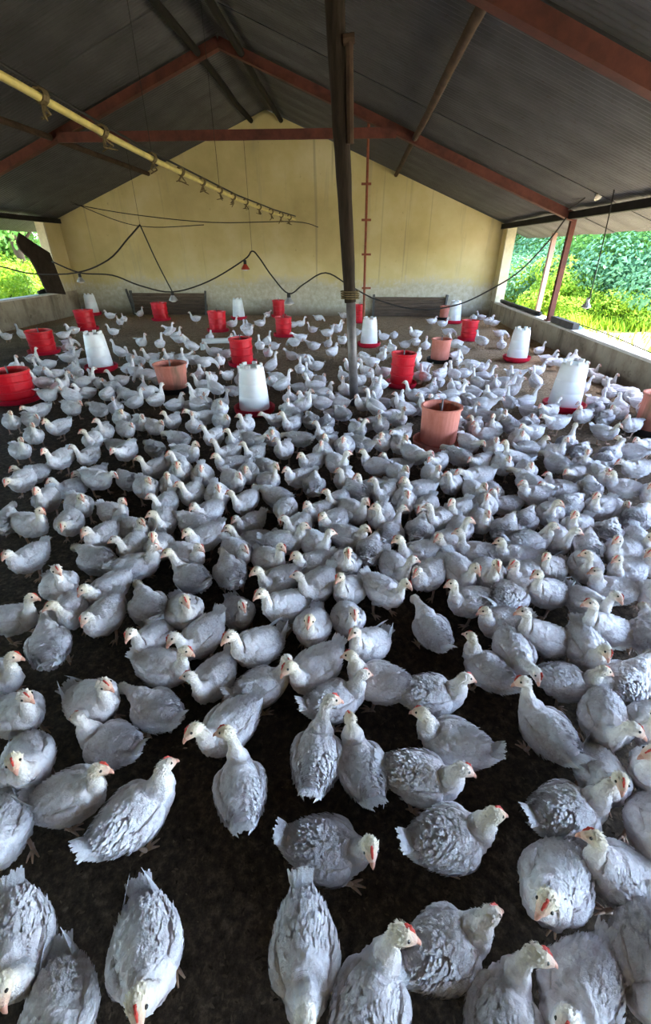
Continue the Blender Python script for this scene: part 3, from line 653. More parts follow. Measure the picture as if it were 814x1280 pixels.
def proto(key):
    if key in PROTO: return PROTO[key]
    pose, sit, lift, sd_, rl = key; d = make_chicken(pose, sit, lift, sd_, False, rl); P_ = {}
    me = d['body'].mesh('chicken_body', True, True); me.materials.append(M['feather']); P_['root'] = me; L = []
    for wmb in d['wings']:
        q = wmb.mesh('wing', True, True); q.materials.append(M['feather']); L.append(('wing', q))
    q = d['tail'].mesh('tail', True, True); q.materials.append(M['feather']); L.append(('tail', q))
    q = d['beak'].mesh('beak', True); q.materials.append(M['beak']); L.append(('beak', q))
    q = d['comb'].mesh('comb', False); q.materials.append(M['comb']); L.append(('comb', q))
    for e in d['eyes']:
        q = e.mesh('eye', True); q.materials.append(M['eye']); L.append(('eye', q))
    P_['parts'] = L; PROTO[key] = P_; return P_
# (body x, body y, head x, head y, flags) read off the photograph; flags: s sitting, T standing high, l/r/c head turned to the photo's left/right/camera, p pecking
FLOCK = [
(20,1180,-10,1250,''),(72,1268,34,1318,''),(182,1185,166,1228,''),(382,1188,385,1292,''),(468,1258,497,1158,'r'),(573,1200,626,1156,''),(637,1250,666,1162,'r'),(722,1245,700,1312,''),
(706,1098,697,1116,'l'),(790,1198,822,1268,''),(778,1090,740,1030,''),(718,1012,775,976,''),(797,1005,825,995,''),(820,975,798,948,'l'),(745,972,772,952,''),(705,928,692,874,'l'),
(563,1040,622,1006,''),(410,1062,453,1046,'sc'),(300,985,292,918,'l'),(168,1018,195,962,'r'),(82,994,106,951,'r'),(8,1032,-28,1022,''),(34,952,13,938,'c'),(20,894,23,868,''),
(-10,848,14,814,''),(138,930,86,890,''),(193,886,142,852,''),(116,878,123,851,'r'),(287,905,234,912,''),(265,846,243,824,'l'),(203,830,232,808,''),(326,856,343,823,'c'),
(396,836,362,830,''),(420,872,452,836,'r'),(482,856,444,820,''),(397,946,401,892,'r'),(463,958,454,902,''),(516,972,545,952,''),(570,926,538,886,'l'),(532,866,568,842,''),
(616,830,590,782,'l'),(650,812,678,832,''),(712,854,774,836,''),(760,896,787,886,'r'),(808,918,826,892,''),(780,848,808,814,'r'),(714,800,743,812,''),(758,792,743,754,'l'),
(806,796,798,752,'l'),(682,802,660,764,'l'),(640,778,615,758,'l'),(640,740,672,720,''),(684,738,676,708,''),(718,750,757,736,''),(695,710,690,688,'l'),(735,690,737,664,''),
(720,704,728,697,'l'),(772,736,738,710,''),(784,712,777,690,''),(808,740,814,718,''),(472,735,502,722,'T'),(540,784,517,744,'l'),(590,752,563,728,'l'),(456,800,431,784,'c'),
(424,740,404,724,''),(436,768,440,742,''),(433,704,436,691,'c'),(546,712,531,706,'c'),(536,694,512,672,''),(492,708,505,685,'r'),(582,716,605,706,''),(460,690,470,663,'r'),
(432,668,458,655,''),(490,662,500,632,'r'),(474,647,473,633,'l'),(523,662,528,640,''),(553,682,541,672,'l'),(601,692,574,662,''),(572,652,582,637,'r'),(555,650,546,635,'l'),
(580,640,571,625,'l'),(601,630,602,618,'c'),(425,626,413,611,'l'),(440,640,456,625,''),(418,650,404,640,''),(36,697,6,690,''),(14,772,38,740,'r'),(76,732,76,712,''),
(86,764,66,748,'l'),(62,804,58,771,''),(136,733,101,728,''),(129,769,98,772,''),(188,764,172,731,'l'),(192,798,159,788,''),(120,701,92,683,'l'),(128,671,105,663,''),
(86,653,74,656,'c'),(12,650,22,626,''),(34,654,42,632,'r'),(57,625,41,611,''),(98,633,98,620,'c'),(142,641,150,621,'r'),(172,663,180,651,'r'),(173,681,155,670,'l'),
(196,684,186,668,''),(173,704,198,678,''),(200,653,188,638,'l'),(207,629,194,620,'l'),(240,719,215,685,'c'),(290,711,278,679,'l'),(350,723,315,707,''),(366,751,340,727,''),
(297,766,302,752,'sc'),(322,808,292,787,''),(390,783,385,763,'c'),(406,736,384,721,'l'),(231,766,230,742,''),(253,793,220,786,''),(252,652,219,638,''),(256,642,234,632,''),
(252,669,228,660,''),(234,691,252,678,'r'),(312,644,286,637,''),(313,669,278,648,''),(328,696,338,671,'r'),(304,691,318,684,''),(307,625,293,614,'l'),(345,619,312,606,''),
(357,634,350,652,''),(373,656,357,644,'l'),(368,676,392,654,''),(383,683,400,666,'r'),(393,701,368,688,''),(403,641,385,630,'l'),(240,617,228,609,'l'),(271,620,271,605,''),
(391,605,393,586,''),(49,511,27,505,''),(14,526,10,510,''),(38,523,50,518,''),(74,533,50,525,''),(43,544,44,530,''),(25,562,27,546,''),(76,573,58,557,''),
(123,511,108,505,'l'),(110,568,88,555,'l'),(113,584,85,582,''),(38,584,6,575,''),(86,601,56,590,''),(122,599,146,592,''),(28,601,5,603,''),(130,539,124,529,'l'),
(115,549,104,542,'l'),(146,549,165,540,''),(152,523,152,514,''),(176,528,179,519,''),(193,533,200,526,''),(158,536,170,533,''),(194,559,179,548,'l'),(158,564,142,560,''),
(200,583,183,574,'l'),(160,599,145,583,''),(188,609,190,597,'c'),(90,510,105,504,''),(215,525,206,515,'l'),(243,531,240,515,''),(255,521,230,513,''),(275,511,276,502,''),
(277,526,283,520,''),(307,531,300,524,'l'),(223,548,203,540,''),(268,546,255,542,'l'),(297,549,290,535,'l'),(318,548,335,541,''),(335,546,334,537,'c'),(346,523,325,514,''),
(365,530,354,521,'l'),(366,516,350,508,''),(389,526,384,515,'l'),(405,541,393,536,'l'),(376,548,349,541,''),(355,562,348,549,'l'),(390,576,371,565,'l'),(403,563,401,550,''),
(318,566,302,561,'l'),(285,566,267,556,'l'),(232,568,245,555,'r'),(214,580,212,570,'l'),(291,580,265,566,''),(251,593,248,581,'c'),(228,590,222,577,''),(297,598,302,586,''),
(314,591,310,585,'c'),(326,586,336,580,''),(335,599,343,577,'r'),(376,596,357,583,'l'),(206,606,200,594,''),(428,516,415,506,''),(409,527,411,515,''),(446,537,454,520,'r'),
(476,531,473,518,''),(462,521,450,514,''),(498,523,507,507,''),(430,557,428,546,''),(412,551,402,543,''),(453,554,470,547,''),(480,553,478,543,'c'),(502,541,486,537,''),
(498,556,508,549,''),(495,573,473,556,''),(472,581,456,560,''),(422,579,433,570,'r'),(498,591,514,584,''),(461,603,443,585,''),(441,613,425,595,''),(432,600,428,588,'l'),
(523,613,503,598,'l'),(509,625,515,613,''),(526,634,517,632,'c'),(488,619,475,616,'l'),(539,593,549,580,''),(567,604,567,592,'l'),(580,571,560,559,'l'),(600,596,580,586,'l'),
(593,614,608,606,''),(517,568,536,563,''),(586,553,600,547,''),(606,541,594,525,'l'),(589,531,586,518,'l'),(601,576,592,568,''),(572,533,570,522,''),(548,576,541,569,''),
(617,533,615,515,''),(628,523,634,514,''),(638,531,632,520,''),(656,530,656,519,''),(666,519,668,509,''),(686,514,672,508,''),(697,527,681,517,''),(727,519,724,507,''),
(756,521,763,514,'r'),(740,507,752,500,''),(784,517,776,510,''),(793,529,790,516,''),(757,539,780,529,''),(807,510,798,504,''),(665,539,650,531,''),(648,549,653,540,'c'),
(712,556,724,531,'r'),(693,563,711,545,''),(662,559,680,543,''),(617,559,622,545,''),(648,573,636,546,''),(723,562,732,551,'r'),(790,562,772,541,'l'),(760,569,780,548,''),
(808,557,795,548,'l'),(733,577,742,560,''),(755,572,762,560,''),(796,584,770,573,''),(786,609,770,588,'l'),(698,580,680,565,'l'),(703,599,684,579,''),(748,594,760,584,''),
(735,612,734,592,''),(706,613,684,599,''),(661,603,640,589,''),(662,617,643,600,''),(640,620,625,598,''),(657,586,664,576,''),(614,606,622,596,''),(620,580,628,570,''),
(717,591,708,583,''),(808,614,800,602,''),(690,641,697,621,'r'),(714,633,735,619,''),(749,632,744,614,''),(770,628,790,616,''),(797,647,812,629,''),(757,667,771,642,'r'),
(731,661,728,644,'c'),(694,676,714,659,'r'),(652,679,684,656,''),(649,653,662,633,'r'),(629,657,641,636,'r'),(604,657,616,643,''),(646,694,619,672,''),(656,717,641,700,'l'),
(602,717,617,703,''),(781,694,775,675,''),(787,674,808,663,''),(812,700,806,684,''),
]
HAND = {
 0: 'white chicken cut off at the lower left edge, tail fanned towards the floor',
 1: 'white chicken at the bottom edge with tail pointing up, lower left',
 2: 'chicken seen from above near lower left, beak pointing down to the camera',
 3: 'white chicken at bottom centre with its tail towards the back, headless in frame',
 4: 'tall-necked chicken at bottom centre with red comb, looking right',
 5: 'plump white chicken at the bottom looking right, left of two heads',
 6: 'chicken at the bottom right with orange comb looking right, behind a raised tail',
 7: 'white chicken at the bottom right edge, raised tail feathers in view',
 8: 'chicken with curled down neck facing the camera at lower right',
 9: 'white chicken at lower right, narrow tail up, heading off the corner',
 10: 'chicken at right with orange comb looking back up to the left',
 11: 'white chicken with red comb walking right, right side above the curled one',
 12: 'white chicken cut off at the right edge behind the red-combed walker',
 13: 'chicken peeping in at the right edge with orange comb, looking left',
 14: 'half hidden white chicken behind the red-combed walker at right',
 15: 'chicken seen from behind on open floor at right, head turned left',
 16: 'large plump chicken with pink beak facing right on dark open floor',
 17: 'chicken sitting at centre foreground with red beak towards the camera',
 18: 'slim chicken seen from behind at left centre, head turned left',
 19: 'chicken at left foreground stretching its pale neck up to the right',
 20: 'chicken at left foreground turning its pink beak right',
 21: 'fluffy-tailed chicken walking off the left edge',
 22: 'chicken at the left edge with reddish face towards the camera',
 23: 'chicken at the left edge seen from behind, small head up',
 24: 'chicken head reaching in from the left edge, looking right',
 25: 'chicken with long yellow neck stretched left at left centre',
 26: 'chicken with yellowish neck touching beaks with its left neighbour',
 27: 'chicken with red comb touching beaks with its right neighbour',
 28: 'chicken bending its white head low to the left, tail right',
 29: 'yellow-headed chicken looking left, right of the beak-touching pair',
 30: 'chicken looking right just above the beak-touching pair',
 31: 'chicken with red beak turned to the camera, centre left',
 32: 'chicken facing left, nose to nose with red-beaked neighbour',
 33: 'chicken with fluffy tail left and pink throat, looking right, centre',
 34: 'yellow-headed chicken looking left in the centre, behind a pink-throated one',
 35: 'chicken with bare pink back seen from behind, centre foreground',
 36: 'narrow chicken seen from behind with head pointing up, centre foreground',
 37: 'chicken with ruffled back and red comb lowering head to the right, centre',
 38: 'chicken with curved neck facing left and fluffy tail right, centre right',
 39: 'chicken with ragged tail left and white head low, looking right',
 40: 'tall chicken with long tail standing beside open floor, looking left',
 41: 'chicken stretching its red beak low to the right behind a tall one',
 42: 'chicken with red beak reaching far right over a neighbour',
 43: 'chicken with yellow nape looking down right, right side',
 44: 'white chicken half cut off at the right edge, below a yellow-naped one',
 45: 'chicken at the right edge with head up, looking right, behind the far reaching one',
 46: 'chicken with red beak lowered to the right, tail up',
 47: 'chicken with pink neck seen from behind, right side',
 48: 'chicken at the right edge standing tall and looking left',
 49: 'chicken with curved yellow neck looking left, right of the tall long-tailed one',
 50: 'yellow-headed chicken looking left above the tall long-tailed one',
 51: 'chicken with red beak looking right, before a raised white tail',
 60: 'chicken standing high on visible pink legs, looking right, centre',
 61: 'chicken seen from behind on open floor, beak to a long-legged neighbour',
 62: 'chicken looking left beside the open floor patch, centre right',
 63: 'fluffy chicken facing the camera with spread tail right, centre',
 85: 'chicken at the left edge heading left, halfway down, pale tail right',
 90: 'fluffy chicken with thick white neck stretched left, left side',
 91: 'chicken with pink beak low to the left under a fluffy one',
 108: 'chicken with bent white neck facing the camera, left of centre',
 110: 'chicken looking left with pale yellow neck, centre left',
 111: 'round grey-white chicken looking left, above dark open floor',
 113: 'chicken with pinkish beak looking left, tail right, centre left',
 114: 'chicken facing the camera with red face, centre',
 127: 'chicken with bright yellow neck looking left, middle of the crowd',
 260: 'chicken looking left on a clear patch of litter, right side'}
def solve(bx, by, hx, hy, fl):
    sit = 's' in fl; zb = .125 - (.062 if sit else 0) + (.03 if 'T' in fl else 0)
    b = onz(bx, by, zb); best = None
    cand = ['alert', 'tall', 'forward', 'low', 'hunched'] if 'p' not in fl else ['peck']
    for nm in cand:
        x, y, z = HEAD[nm]; h = onz(hx, hy, z - (.062 if sit else 0) + (.03 if 'T' in fl else 0)); v = Vector((h.x-b.x, h.y-b.y)); e = abs(v.length-x)
        if best is None or e < best[0]: best = (e, nm, v)
    e, nm, v = best
    if v.length < .03: v = Vector((v.x, v.y-.05))
    ang = math.atan2(v.y, v.x)
    if any(c in fl for c in 'lrc'):
        want = Vector({'l': (-1, 0), 'r': (1, 0), 'c': (0, -1)}[[c for c in fl if c in 'lrc'][0]]); hd = Vector((math.cos(ang), math.sin(ang)))
        cr_ = hd.x*want.y - hd.y*want.x; dt = hd.dot(want)
        if dt < .6 and nm not in ('low', 'peck'): nm = ('left' if cr_ > 0 else 'right')
    return b, ang, nm
birds = []
for i, rec in enumerate(FLOCK):
    bx, by, hx, hy = rec[:4]; fl = rec[4] if len(rec) > 4 else ''
    b, ang, nm = solve(bx, by, hx, hy, fl); r0 = random.Random(i*13+1); sit = 's' in fl
    if not fl and by < 760 and r0.random() < .22 and nm in ('alert', 'hunched', 'forward'): sit = r0.random() < .6
    birds.append(dict(i=i, x=b.x, y=b.y, x0=b.x, y0=b.y, a=ang, pose=nm, sit=sit, T='T' in fl, s=r0.uniform(.85, .96), px=bx, py=by, hx=hx, hy=hy, fl=fl))
# gentle separation so that bodies press together without interpenetrating
obst = [(v[2].x, v[2].y, v[3]/2+.06) for v in base.values()] + [(pb.x, pb.y, .06)]
for it in range(60):
    for i in range(len(birds)):
        A = birds[i]; ca, sa = math.cos(A['a']), math.sin(A['a'])
        for j in range(i+1, len(birds)):
            B = birds[j]; dx = B['x']-A['x']; dy = B['y']-A['y']; d2 = dx*dx+dy*dy
            if d2 > .06: continue
            d = math.sqrt(d2)+1e-5; ux, uy = dx/d, dy/d
            ra = .078+.032*abs(ux*ca+uy*sa); rb_ = .078+.032*abs(ux*math.cos(B['a'])+uy*math.sin(B['a'])); need = (ra+rb_)*.90
            if d < need:
                k_ = (need-d)*.28; A['x'] -= ux*k_; A['y'] -= uy*k_; B['x'] += ux*k_; B['y'] += uy*k_
    for A in birds:
        for ox, oy, orr in obst:
            dx, dy = A['x']-ox, A['y']-oy; d = math.hypot(dx, dy)+1e-5
            if d < orr+.10: A['x'] += dx/d*(orr+.10-d)*.6; A['y'] += dy/d*(orr+.10-d)*.6
        A['x'] += (A['x0']-A['x'])*.06; A['y'] += (A['y0']-A['y'])*.06
        A['x'] = min(A['x'], XR-.14)
# labels
def facing(B):
    q = math.degrees(B['a']) % 360
    return ['facing right', 'facing away to the right', 'facing away', 'facing away to the left', 'facing left', 'facing the camera leftwards', 'facing the camera', 'facing the camera rightwards'][int((q+22.5)//45) % 8]
LMK = [('the large stained pink bucket', 546, 540), ('the pink bucket at the right edge', 806, 525), ('the central large white drinker', 319, 500), ('the nearer right white drinker', 703, 495), ('the foot of the leaning pole', 443, 505), ('the red feeder at the left edge', 22, 492), ('the pink bucket left of centre', 217, 482),
 ('the chicken standing on visible pink legs', 472, 735), ('the chicken with bright yellow neck', 335, 612), ('the round chicken above dark open floor', 366, 751), ('the fluffy chicken with thick white neck', 128, 732), ('the bent-necked chicken facing the camera', 240, 710), ('the chicken alone on clear litter', 783, 605), ('the pale-tailed chicken at the left edge', 30, 695), ('the red-beaked chicken before a raised tail', 645, 738)]
SHORT = {'tall': 'neck up', 'low': 'head low', 'forward': 'head forward', 'left': 'head turned', 'right': 'head turned', 'hunched': 'neck drawn in', 'peck': 'pecking', 'alert': 'head up', 'preen': 'preening'}
ORD = ['', 'second ', 'third ', 'fourth ', 'fifth ', 'sixth ', 'seventh ', 'eighth ', 'ninth ', 'tenth ', 'eleventh ', 'twelfth ']
SEC = ['right of', 'behind and right of', 'behind', 'behind and left of', 'left of', 'before and left of', 'in front of', 'before and right of']
cells = {}
for B in birds:
    if B['i'] in HAND: continue
    L = min(LMK, key=lambda q: math.hypot(q[1]-B['px'], (q[2]-B['py'])*1.3)); dx = B['px']-L[1]; dy = (L[2]-B['py'])*1.3
    sec = int((math.degrees(math.atan2(dy, dx)) % 360 + 22.5)//45) % 8; cells.setdefault((L[0], sec), []).append((math.hypot(dx, dy), B))
AUTO = {}
for (ln, sec), L in cells.items():
    L.sort(key=lambda q: q[0])
    for k_, (d_, B) in enumerate(L):
        fc = facing(B); s_ = f"white chicken {fc}, {SHORT[B['pose']]}, {ORD[k_] or 'nearest '}{SEC[sec]} {ln}"
        if len(s_.split()) > 16: s_ = f"white chicken {fc}, {ORD[k_] or 'nearest '}{SEC[sec]} {ln}"
        if len(s_.split()) > 16: s_ = f"white chicken, {ORD[k_] or 'nearest '}{SEC[sec]} {ln}"
        AUTO[B['i']] = s_
for B in birds:
    ha = B['a'] + {'left': 1.35, 'right': -1.35}.get(B['pose'], 0); cs_ = math.cos(ha - math.atan2(B['x'], B['y'])*-1)
    rl = 0 if B['py'] < 640 or abs(cs_) < .45 else (-1 if cs_ > 0 else 1)      # heads are cocked, one eye towards the visitor
    key = (B['pose'], B['sit'], .03 if B['T'] else 0.0, (B['i'] % 2) + (3 if B['sit'] else 0), rl); P_ = proto(key)
    o = bpy.data.objects.new('chicken', P_['root']); COL.objects.link(o)
    o.location = (B['x'], B['y'], .0); r0 = random.Random(B['i']*7+3); o.rotation_euler = (R(r0.uniform(-3,3)), R(r0.uniform(-4,3)), B['a']); o.scale = (B['s'],)*3
    for nm, me in P_['parts']:
        c = bpy.data.objects.new(nm, me); COL.objects.link(c); c.parent = o
    lab = HAND.get(B['i']) or AUTO[B['i']]
    tag(o, lab, 'chicken', 'white chickens in the flock')
# the far birds too small to pick apart: one object
FAR = [(8,420,'L'),(28,418,'L'),(78,415,'R'),(92,413,'L'),(142,414,'L'),(150,402,'C'),(177,428,'R'),(200,430,'A'),(75,430,'R'),(85,427,'R'),(90,438,'R'),(40,447,'A'),(60,455,'L'),(85,447,'R'),(18,460,'R'),(35,462),(50,463),(100,455),(105,449),(97,465),(115,470),(90,468),(55,478,'L'),(75,482,'R'),(60,494),(90,495,'L'),(108,490,'L'),(143,503),(168,502),(195,500),(150,440,'L'),(165,445),(175,450),(160,460),(170,465),(185,468),(178,482),(150,475),(140,482),(125,478),(110,478),(155,490),(135,493),(195,455),(190,448),(30,470,'R'),(70,468),(183,490),(172,492,'L'),(213,408,'L'),(220,420,'R'),(240,433,'L'),(268,440,'L'),(283,441),(255,453,'R'),(275,450),(212,448),(225,448),(240,450),(287,405),(312,408),(325,404,'R'),(325,432),(333,422),(335,440),(338,452),(368,428),(342,428),(376,418),(391,411,'L'),(392,428,'L'),(365,440),(380,443,'R'),(375,460,'A'),(395,452,'L'),(400,470),(345,465),(285,468),(265,472),(290,482),(250,470),(255,480),(218,505),(235,502),(248,507),(275,498),(250,492),(352,480),(362,492),(350,502),(385,500),(400,503),(360,510),(372,507),(395,482),(405,490),(228,455),(200,470),(270,485),(262,498),(375,478),(385,468),(340,475),(300,470),(420,405,'R'),(409,416,'R'),(428,425),(415,440),(493,415,'A'),(520,417,'L'),(507,426),(520,427),(532,428),(480,432),(490,435),(497,440),(455,447),(477,445),(520,447),(530,453),(570,430),(600,425,'A'),(568,440),(572,447),(590,455),(602,453),(550,468),(568,468),(580,465),(605,465),(597,478,'A'),(608,475),(540,480,'A'),(530,485),(520,494),(568,483),(565,495),(548,500),(530,505),(562,505),(578,508),(480,465),(460,465),(430,470),(450,475),(432,488),(455,488),(468,492),(478,497),(490,500),(425,503),(455,505),(470,510),(507,510),(520,470),(413,490),(420,512),(484,512),(540,512),(590,510),(603,505),(465,452),(440,458),(475,478),(590,490),(582,498),(515,505),(535,470),(527,463),(625,416,'R'),(628,427,'A'),(645,462,'R'),(645,474,'A'),(672,458,'R'),(670,477,'A'),(620,470),(637,488),(613,478),(612,500),(638,502),(665,508),(680,510),(685,443,'R'),(700,452,'R'),(718,450),(728,480,'R'),(750,467,'A'),(763,472,'C'),(762,490,'A'),(780,490),(790,495),(802,503),(735,502),(755,505),(725,505),(815,490),(675,433),(618,403,'L'),(628,478,'R'),(652,505),(625,490),(728,462),(770,480),(740,460),(690,447),(745,497),(138,395,'L'),(175,392,'R'),(245,398,'L'),(210,411),(224,424,'R'),(336,390,'A'),(398,394,'R'),(430,394,'R'),(421,408,'R'),(305,410),(366,402),(375,401,'R'),(540,398,'R'),(553,404,'R'),(592,397,'A'),(602,396,'L'),(612,402,'R'),(602,426,'A'),(560,414,'R'),(155,398,'C'),(262,421),(300,419),(410,425),(445,415),(480,420),(580,433),(310,415,'R'),(290,425)]
low = {}
for nm in ('alert', 'hunched', 'forward', 'peck', 'tall'):
    for sit in (False, True):
        d = make_chicken(nm, sit, 0, 2, True); allm = MB()
        for part, c in ((d['body'], None), (d['wings'][0], WHT), (d['wings'][1], WHT), (d['tail'], WHT), (d['beak'], (.62,.30,.22)), (d['comb'], (.62,.10,.07)), (d['eyes'][0], (.02,.015,.012)), (d['eyes'][1], (.02,.015,.012))):
            k0 = len(allm.c); allm.add(part.v, part.f); allm.c[k0:] = part.c if c is None else [c]*len(part.v)
        low[nm, sit] = (np.array(allm.v), allm.f, allm.c)
fm = MB(); r0 = random.Random(99); placed = [(B['x'], B['y']) for B in birds]
angs = {'R': 0, 'A': 90, 'L': 180, 'C': 270}
for k, rec in enumerate(FAR):
    p = onz(rec[0], rec[1], .12); a = R(angs[rec[2]] + r0.uniform(-30,30)) if len(rec) > 2 else r0.uniform(0, 6.28)
    x, y = p.x, p.y
    for it in range(6):
        for qx, qy in placed:
            dx, dy = x-qx, y-qy; d = math.hypot(dx, dy)+1e-5
            if d < .18: x += dx/d*(.18-d)*.6; y += dy/d*(.18-d)*.6
        for ox, oy, orr in obst:
            dx, dy = x-ox, y-oy; d = math.hypot(dx, dy)+1e-5
            if d < orr+.1: x += dx/d*(orr+.1-d); y += dy/d*(orr+.1-d)
    x = min(max(x, XL+.16), XR-.16); y = min(y, D-.2); placed.append((x, y))
    V, Fc, Cc = low[r0.choice(['alert','alert','hunched','forward','peck','tall']), r0.random() < .35]; s = r0.uniform(.84, 1.0); ca, sa = math.cos(a)*s, math.sin(a)*s
    W_ = np.stack([V[:,0]*ca - V[:,1]*sa + x, V[:,0]*sa + V[:,1]*ca + y, V[:,2]*s], 1); n0 = len(fm.v)
    fm.v += [tuple(q) for q in W_]; fm.f += [tuple(i+n0 for i in f) for f in Fc]; tint = r0.uniform(.88, 1.02); fm.c += [tuple(min(1, c*tint) for c in q) for q in Cc]
far = fm.build('distant_flock', M['feather'], smooth=True, colors=True); tag(far, 'far part of the white flock spread out towards the gable', 'chickens', kind='stuff')

# ------------------------------------------------------------------ loose husk flakes on the litter near the camera and to the right
cm = MB(); r0 = random.Random(5)
for k in range(14000):
    if k < 8500: y = .1 + 3.2*r0.random()**1.3; x = r0.uniform(-1.0-.75*y, 1.0+.7*y); dk = r0.uniform(.25, .8)
    else: y = r0.uniform(3.5, 11.5); x = r0.uniform(.4, 3.4); dk = r0.uniform(.6, 1.3)
    L = r0.uniform(.006, .016)*(1 if k < 8500 else 1.8); a = r0.uniform(0, 6.28); d = Vector((math.cos(a), math.sin(a), r0.uniform(-.2,.4))); cc = mixt((.10,.068,.045), (.30,.22,.15), r0.random()); c = tuple(q*dk*(.9 if k < 8500 else 1.2) for q in cc)
    cm.blade(Vector((x, y, .004)), d, Vector((r0.uniform(-.3,.3), r0.uniform(-.3,.3), 1)), L, L*.45, .3, c)
o = cm.build('husk_flakes', M['chips'], colors=True); tag(o, 'loose husk flakes scattered over the litter floor', 'litter', kind='stuff')

# ------------------------------------------------------------------ outdoors
gm = MB()
def gz(x, y):
    d = max(0, x-XR-2) if x > 0 else max(0, XL-2-x); return -.08 + .012*d + .06*noise.noise(Vector((x*.3, y*.3, 0)))*min(1, d*.3)
for x0, x1 in ((XR+.19, 60), (-66, XL-.19)):
    xs = x0 + (x1-x0)*(np.linspace(0, 1, 40)**1.8) if x0 > 0 else x1 - (x1-x0)*(np.linspace(0, 1, 40)[::-1]**1.8); ys = np.linspace(-15, 60, 50); b0 = len(gm.v)
    gm.add([(x, y, gz(x, y)) for y in ys for x in xs], [(j*40+i, j*40+i+1, (j+1)*40+i+1, (j+1)*40+i) for j in range(49) for i in range(39)])
b0 = MB(); gm.add([(XL-.2,-40,-.09),(XR+.2,-40,-.09),(XR+.2,Y0-1.4,-.09),(XL-.2,Y0-1.4,-.09)], [(0,1,2,3)])
o = struct(gm.build('ground', M['ground'], smooth=True)); tag(o, 'sunlit bare soil and grass outside the house', 'ground')
def foliage_mesh(name, n, rx, rz, leaf, mat, seed, zc, clumps=9, base=.05):
    r0 = random.Random(seed); m_ = MB(); C = []
    for k in range(clumps):
        a = r0.uniform(0, 6.28); u = r0.uniform(-.75, 1); rr = math.sqrt(1-u*u*.8)*r0.uniform(.35, .8); C.append((Vector((rx*rr*math.cos(a), rx*rr*math.sin(a), zc+rz*u*.75)), r0.uniform(.35, .6)))
    for k in range(n):
        c, cr_ = r0.choice(C); d = Vector((r0.gauss(0,1), r0.gauss(0,1), r0.gauss(0,1))).normalized(); p = c + Vector((d.x*rx, d.y*rx, d.z*rz))*cr_*r0.uniform(.75, 1.05)
        if p.z < base: p.z = base + r0.random()*.2
        nn = (d + Vector((r0.uniform(-.6,.6), r0.uniform(-.6,.6), r0.uniform(-.1,.9)))).normalized(); t_ = nn.cross(Vector((r0.uniform(-1,1), r0.uniform(-1,1), r0.uniform(-1,.2))))
        if t_.length < .01: continue
        m_.blade(p, t_, nn, leaf*r0.uniform(.7, 1.4), leaf*.55*r0.uniform(.7, 1.3), .3)
    me = m_.mesh(name); me.materials.append(mat); return me
FOL = {}
for kind, (n, rx, rz, leaf, mat, zc) in {'tree_dark': (8500, 2.6, 2.6, .16, 'leaf_dark', 4.0), 'tree_mid': (8500, 2.4, 2.5, .15, 'leaf_mid', 3.7), 'bush_blue': (6500, 1.5, .95, .09, 'leaf_blue', .95), 'bush_bright': (6000, 1.3, .75, .085, 'leaf_bright', .72), 'bush_mid': (6000, 1.4, 1.1, .09, 'leaf_mid', 1.05)}.items():
    FOL[kind] = [foliage_mesh(kind+'_foliage', n, rx, rz, leaf, M[mat], 11*s_+len(kind), zc, 14) for s_ in range(2)]
tk = MB(); tk.tube([(0,0,-.1),(.06,.03,1.2),(-.03,.08,2.6),(.05,0,4.4)], [.17,.13,.10,.04], 8)
for a in range(5): tk.tube([(0,.04,1.4+.4*a), (1.1*math.cos(a*1.9), 1.1*math.sin(a*1.9), 2.3+.5*a)], [.06,.02], 6)
TRUNK = tk.mesh('trunk', True); TRUNK.materials.append(M['bark'])
sk = MB()
for a in range(6): sk.tube([(0,0,-.08), (.35*math.cos(a*1.1), .35*math.sin(a*1.1), .5), (.7*math.cos(a*1.1+.3), .7*math.sin(a*1.1+.3), .95)], [.03,.02,.008], 6)
STEMS = sk.mesh('stems', True); STEMS.materials.append(M['bark'])
def plant(kind, x, y, s, label, seed, grp):
    tree = kind.startswith('tree'); t = empty('tree' if tree else 'bush', (x, y, gz(x, y)), seed*1.3); t.scale = (s, s, s*(1+.1*math.sin(seed))); tag(t, label, 'tree' if tree else 'bush', grp)
    o = link('foliage', FOL[kind][seed % 2], None, t); o['kind'] = 'stuff'
    link('trunk' if tree else 'stems', TRUNK if tree else STEMS, None, t)
def side_dir(px, dist):                       # a point on the outdoor ground seen past pixel column px
    d = ray(px, 335); d = Vector((d.x, d.y, 0)).normalized(); return d*dist
RT = [(640,26,1.15,'tree_dark'),(665,23,1.1,'tree_mid'),(690,27,1.2,'tree_dark'),(722,22,1.05,'tree_mid'),(748,25,1.2,'tree_dark'),(778,21,1.1,'tree_mid'),(806,23,1.2,'tree_dark'),(835,19,1.1,'tree_mid'),(875,18,1.1,'tree_dark'),(765,31,1.5,'tree_dark'),(700,33,1.5,'tree_dark'),(655,34,1.5,'tree_dark'),(940,16,1.1,'tree_mid')]
names = {'tree_dark': 'dark green tree', 'tree_mid': 'mid green tree', 'bush_blue': 'bluish green bush', 'bush_bright': 'bright yellow green bush', 'bush_mid': 'leafy green bush'}
ORDN = ['first', 'second', 'third', 'fourth', 'fifth', 'sixth', 'seventh', 'eighth', 'ninth', 'tenth', 'eleventh', 'twelfth', 'thirteenth']
def rank(L, k): return ORDN[sorted((q[0], i) for i, q in enumerate(L) if q[3] == L[k][3]).index((L[k][0], k))]
for k, (px, dist, s, kind) in enumerate(RT):
    p = side_dir(px, dist); plant(kind, p.x, p.y, s, f"{names[kind]} outside the right opening, {rank(RT, k)} of these from the left", k, 'trees outside the right opening')
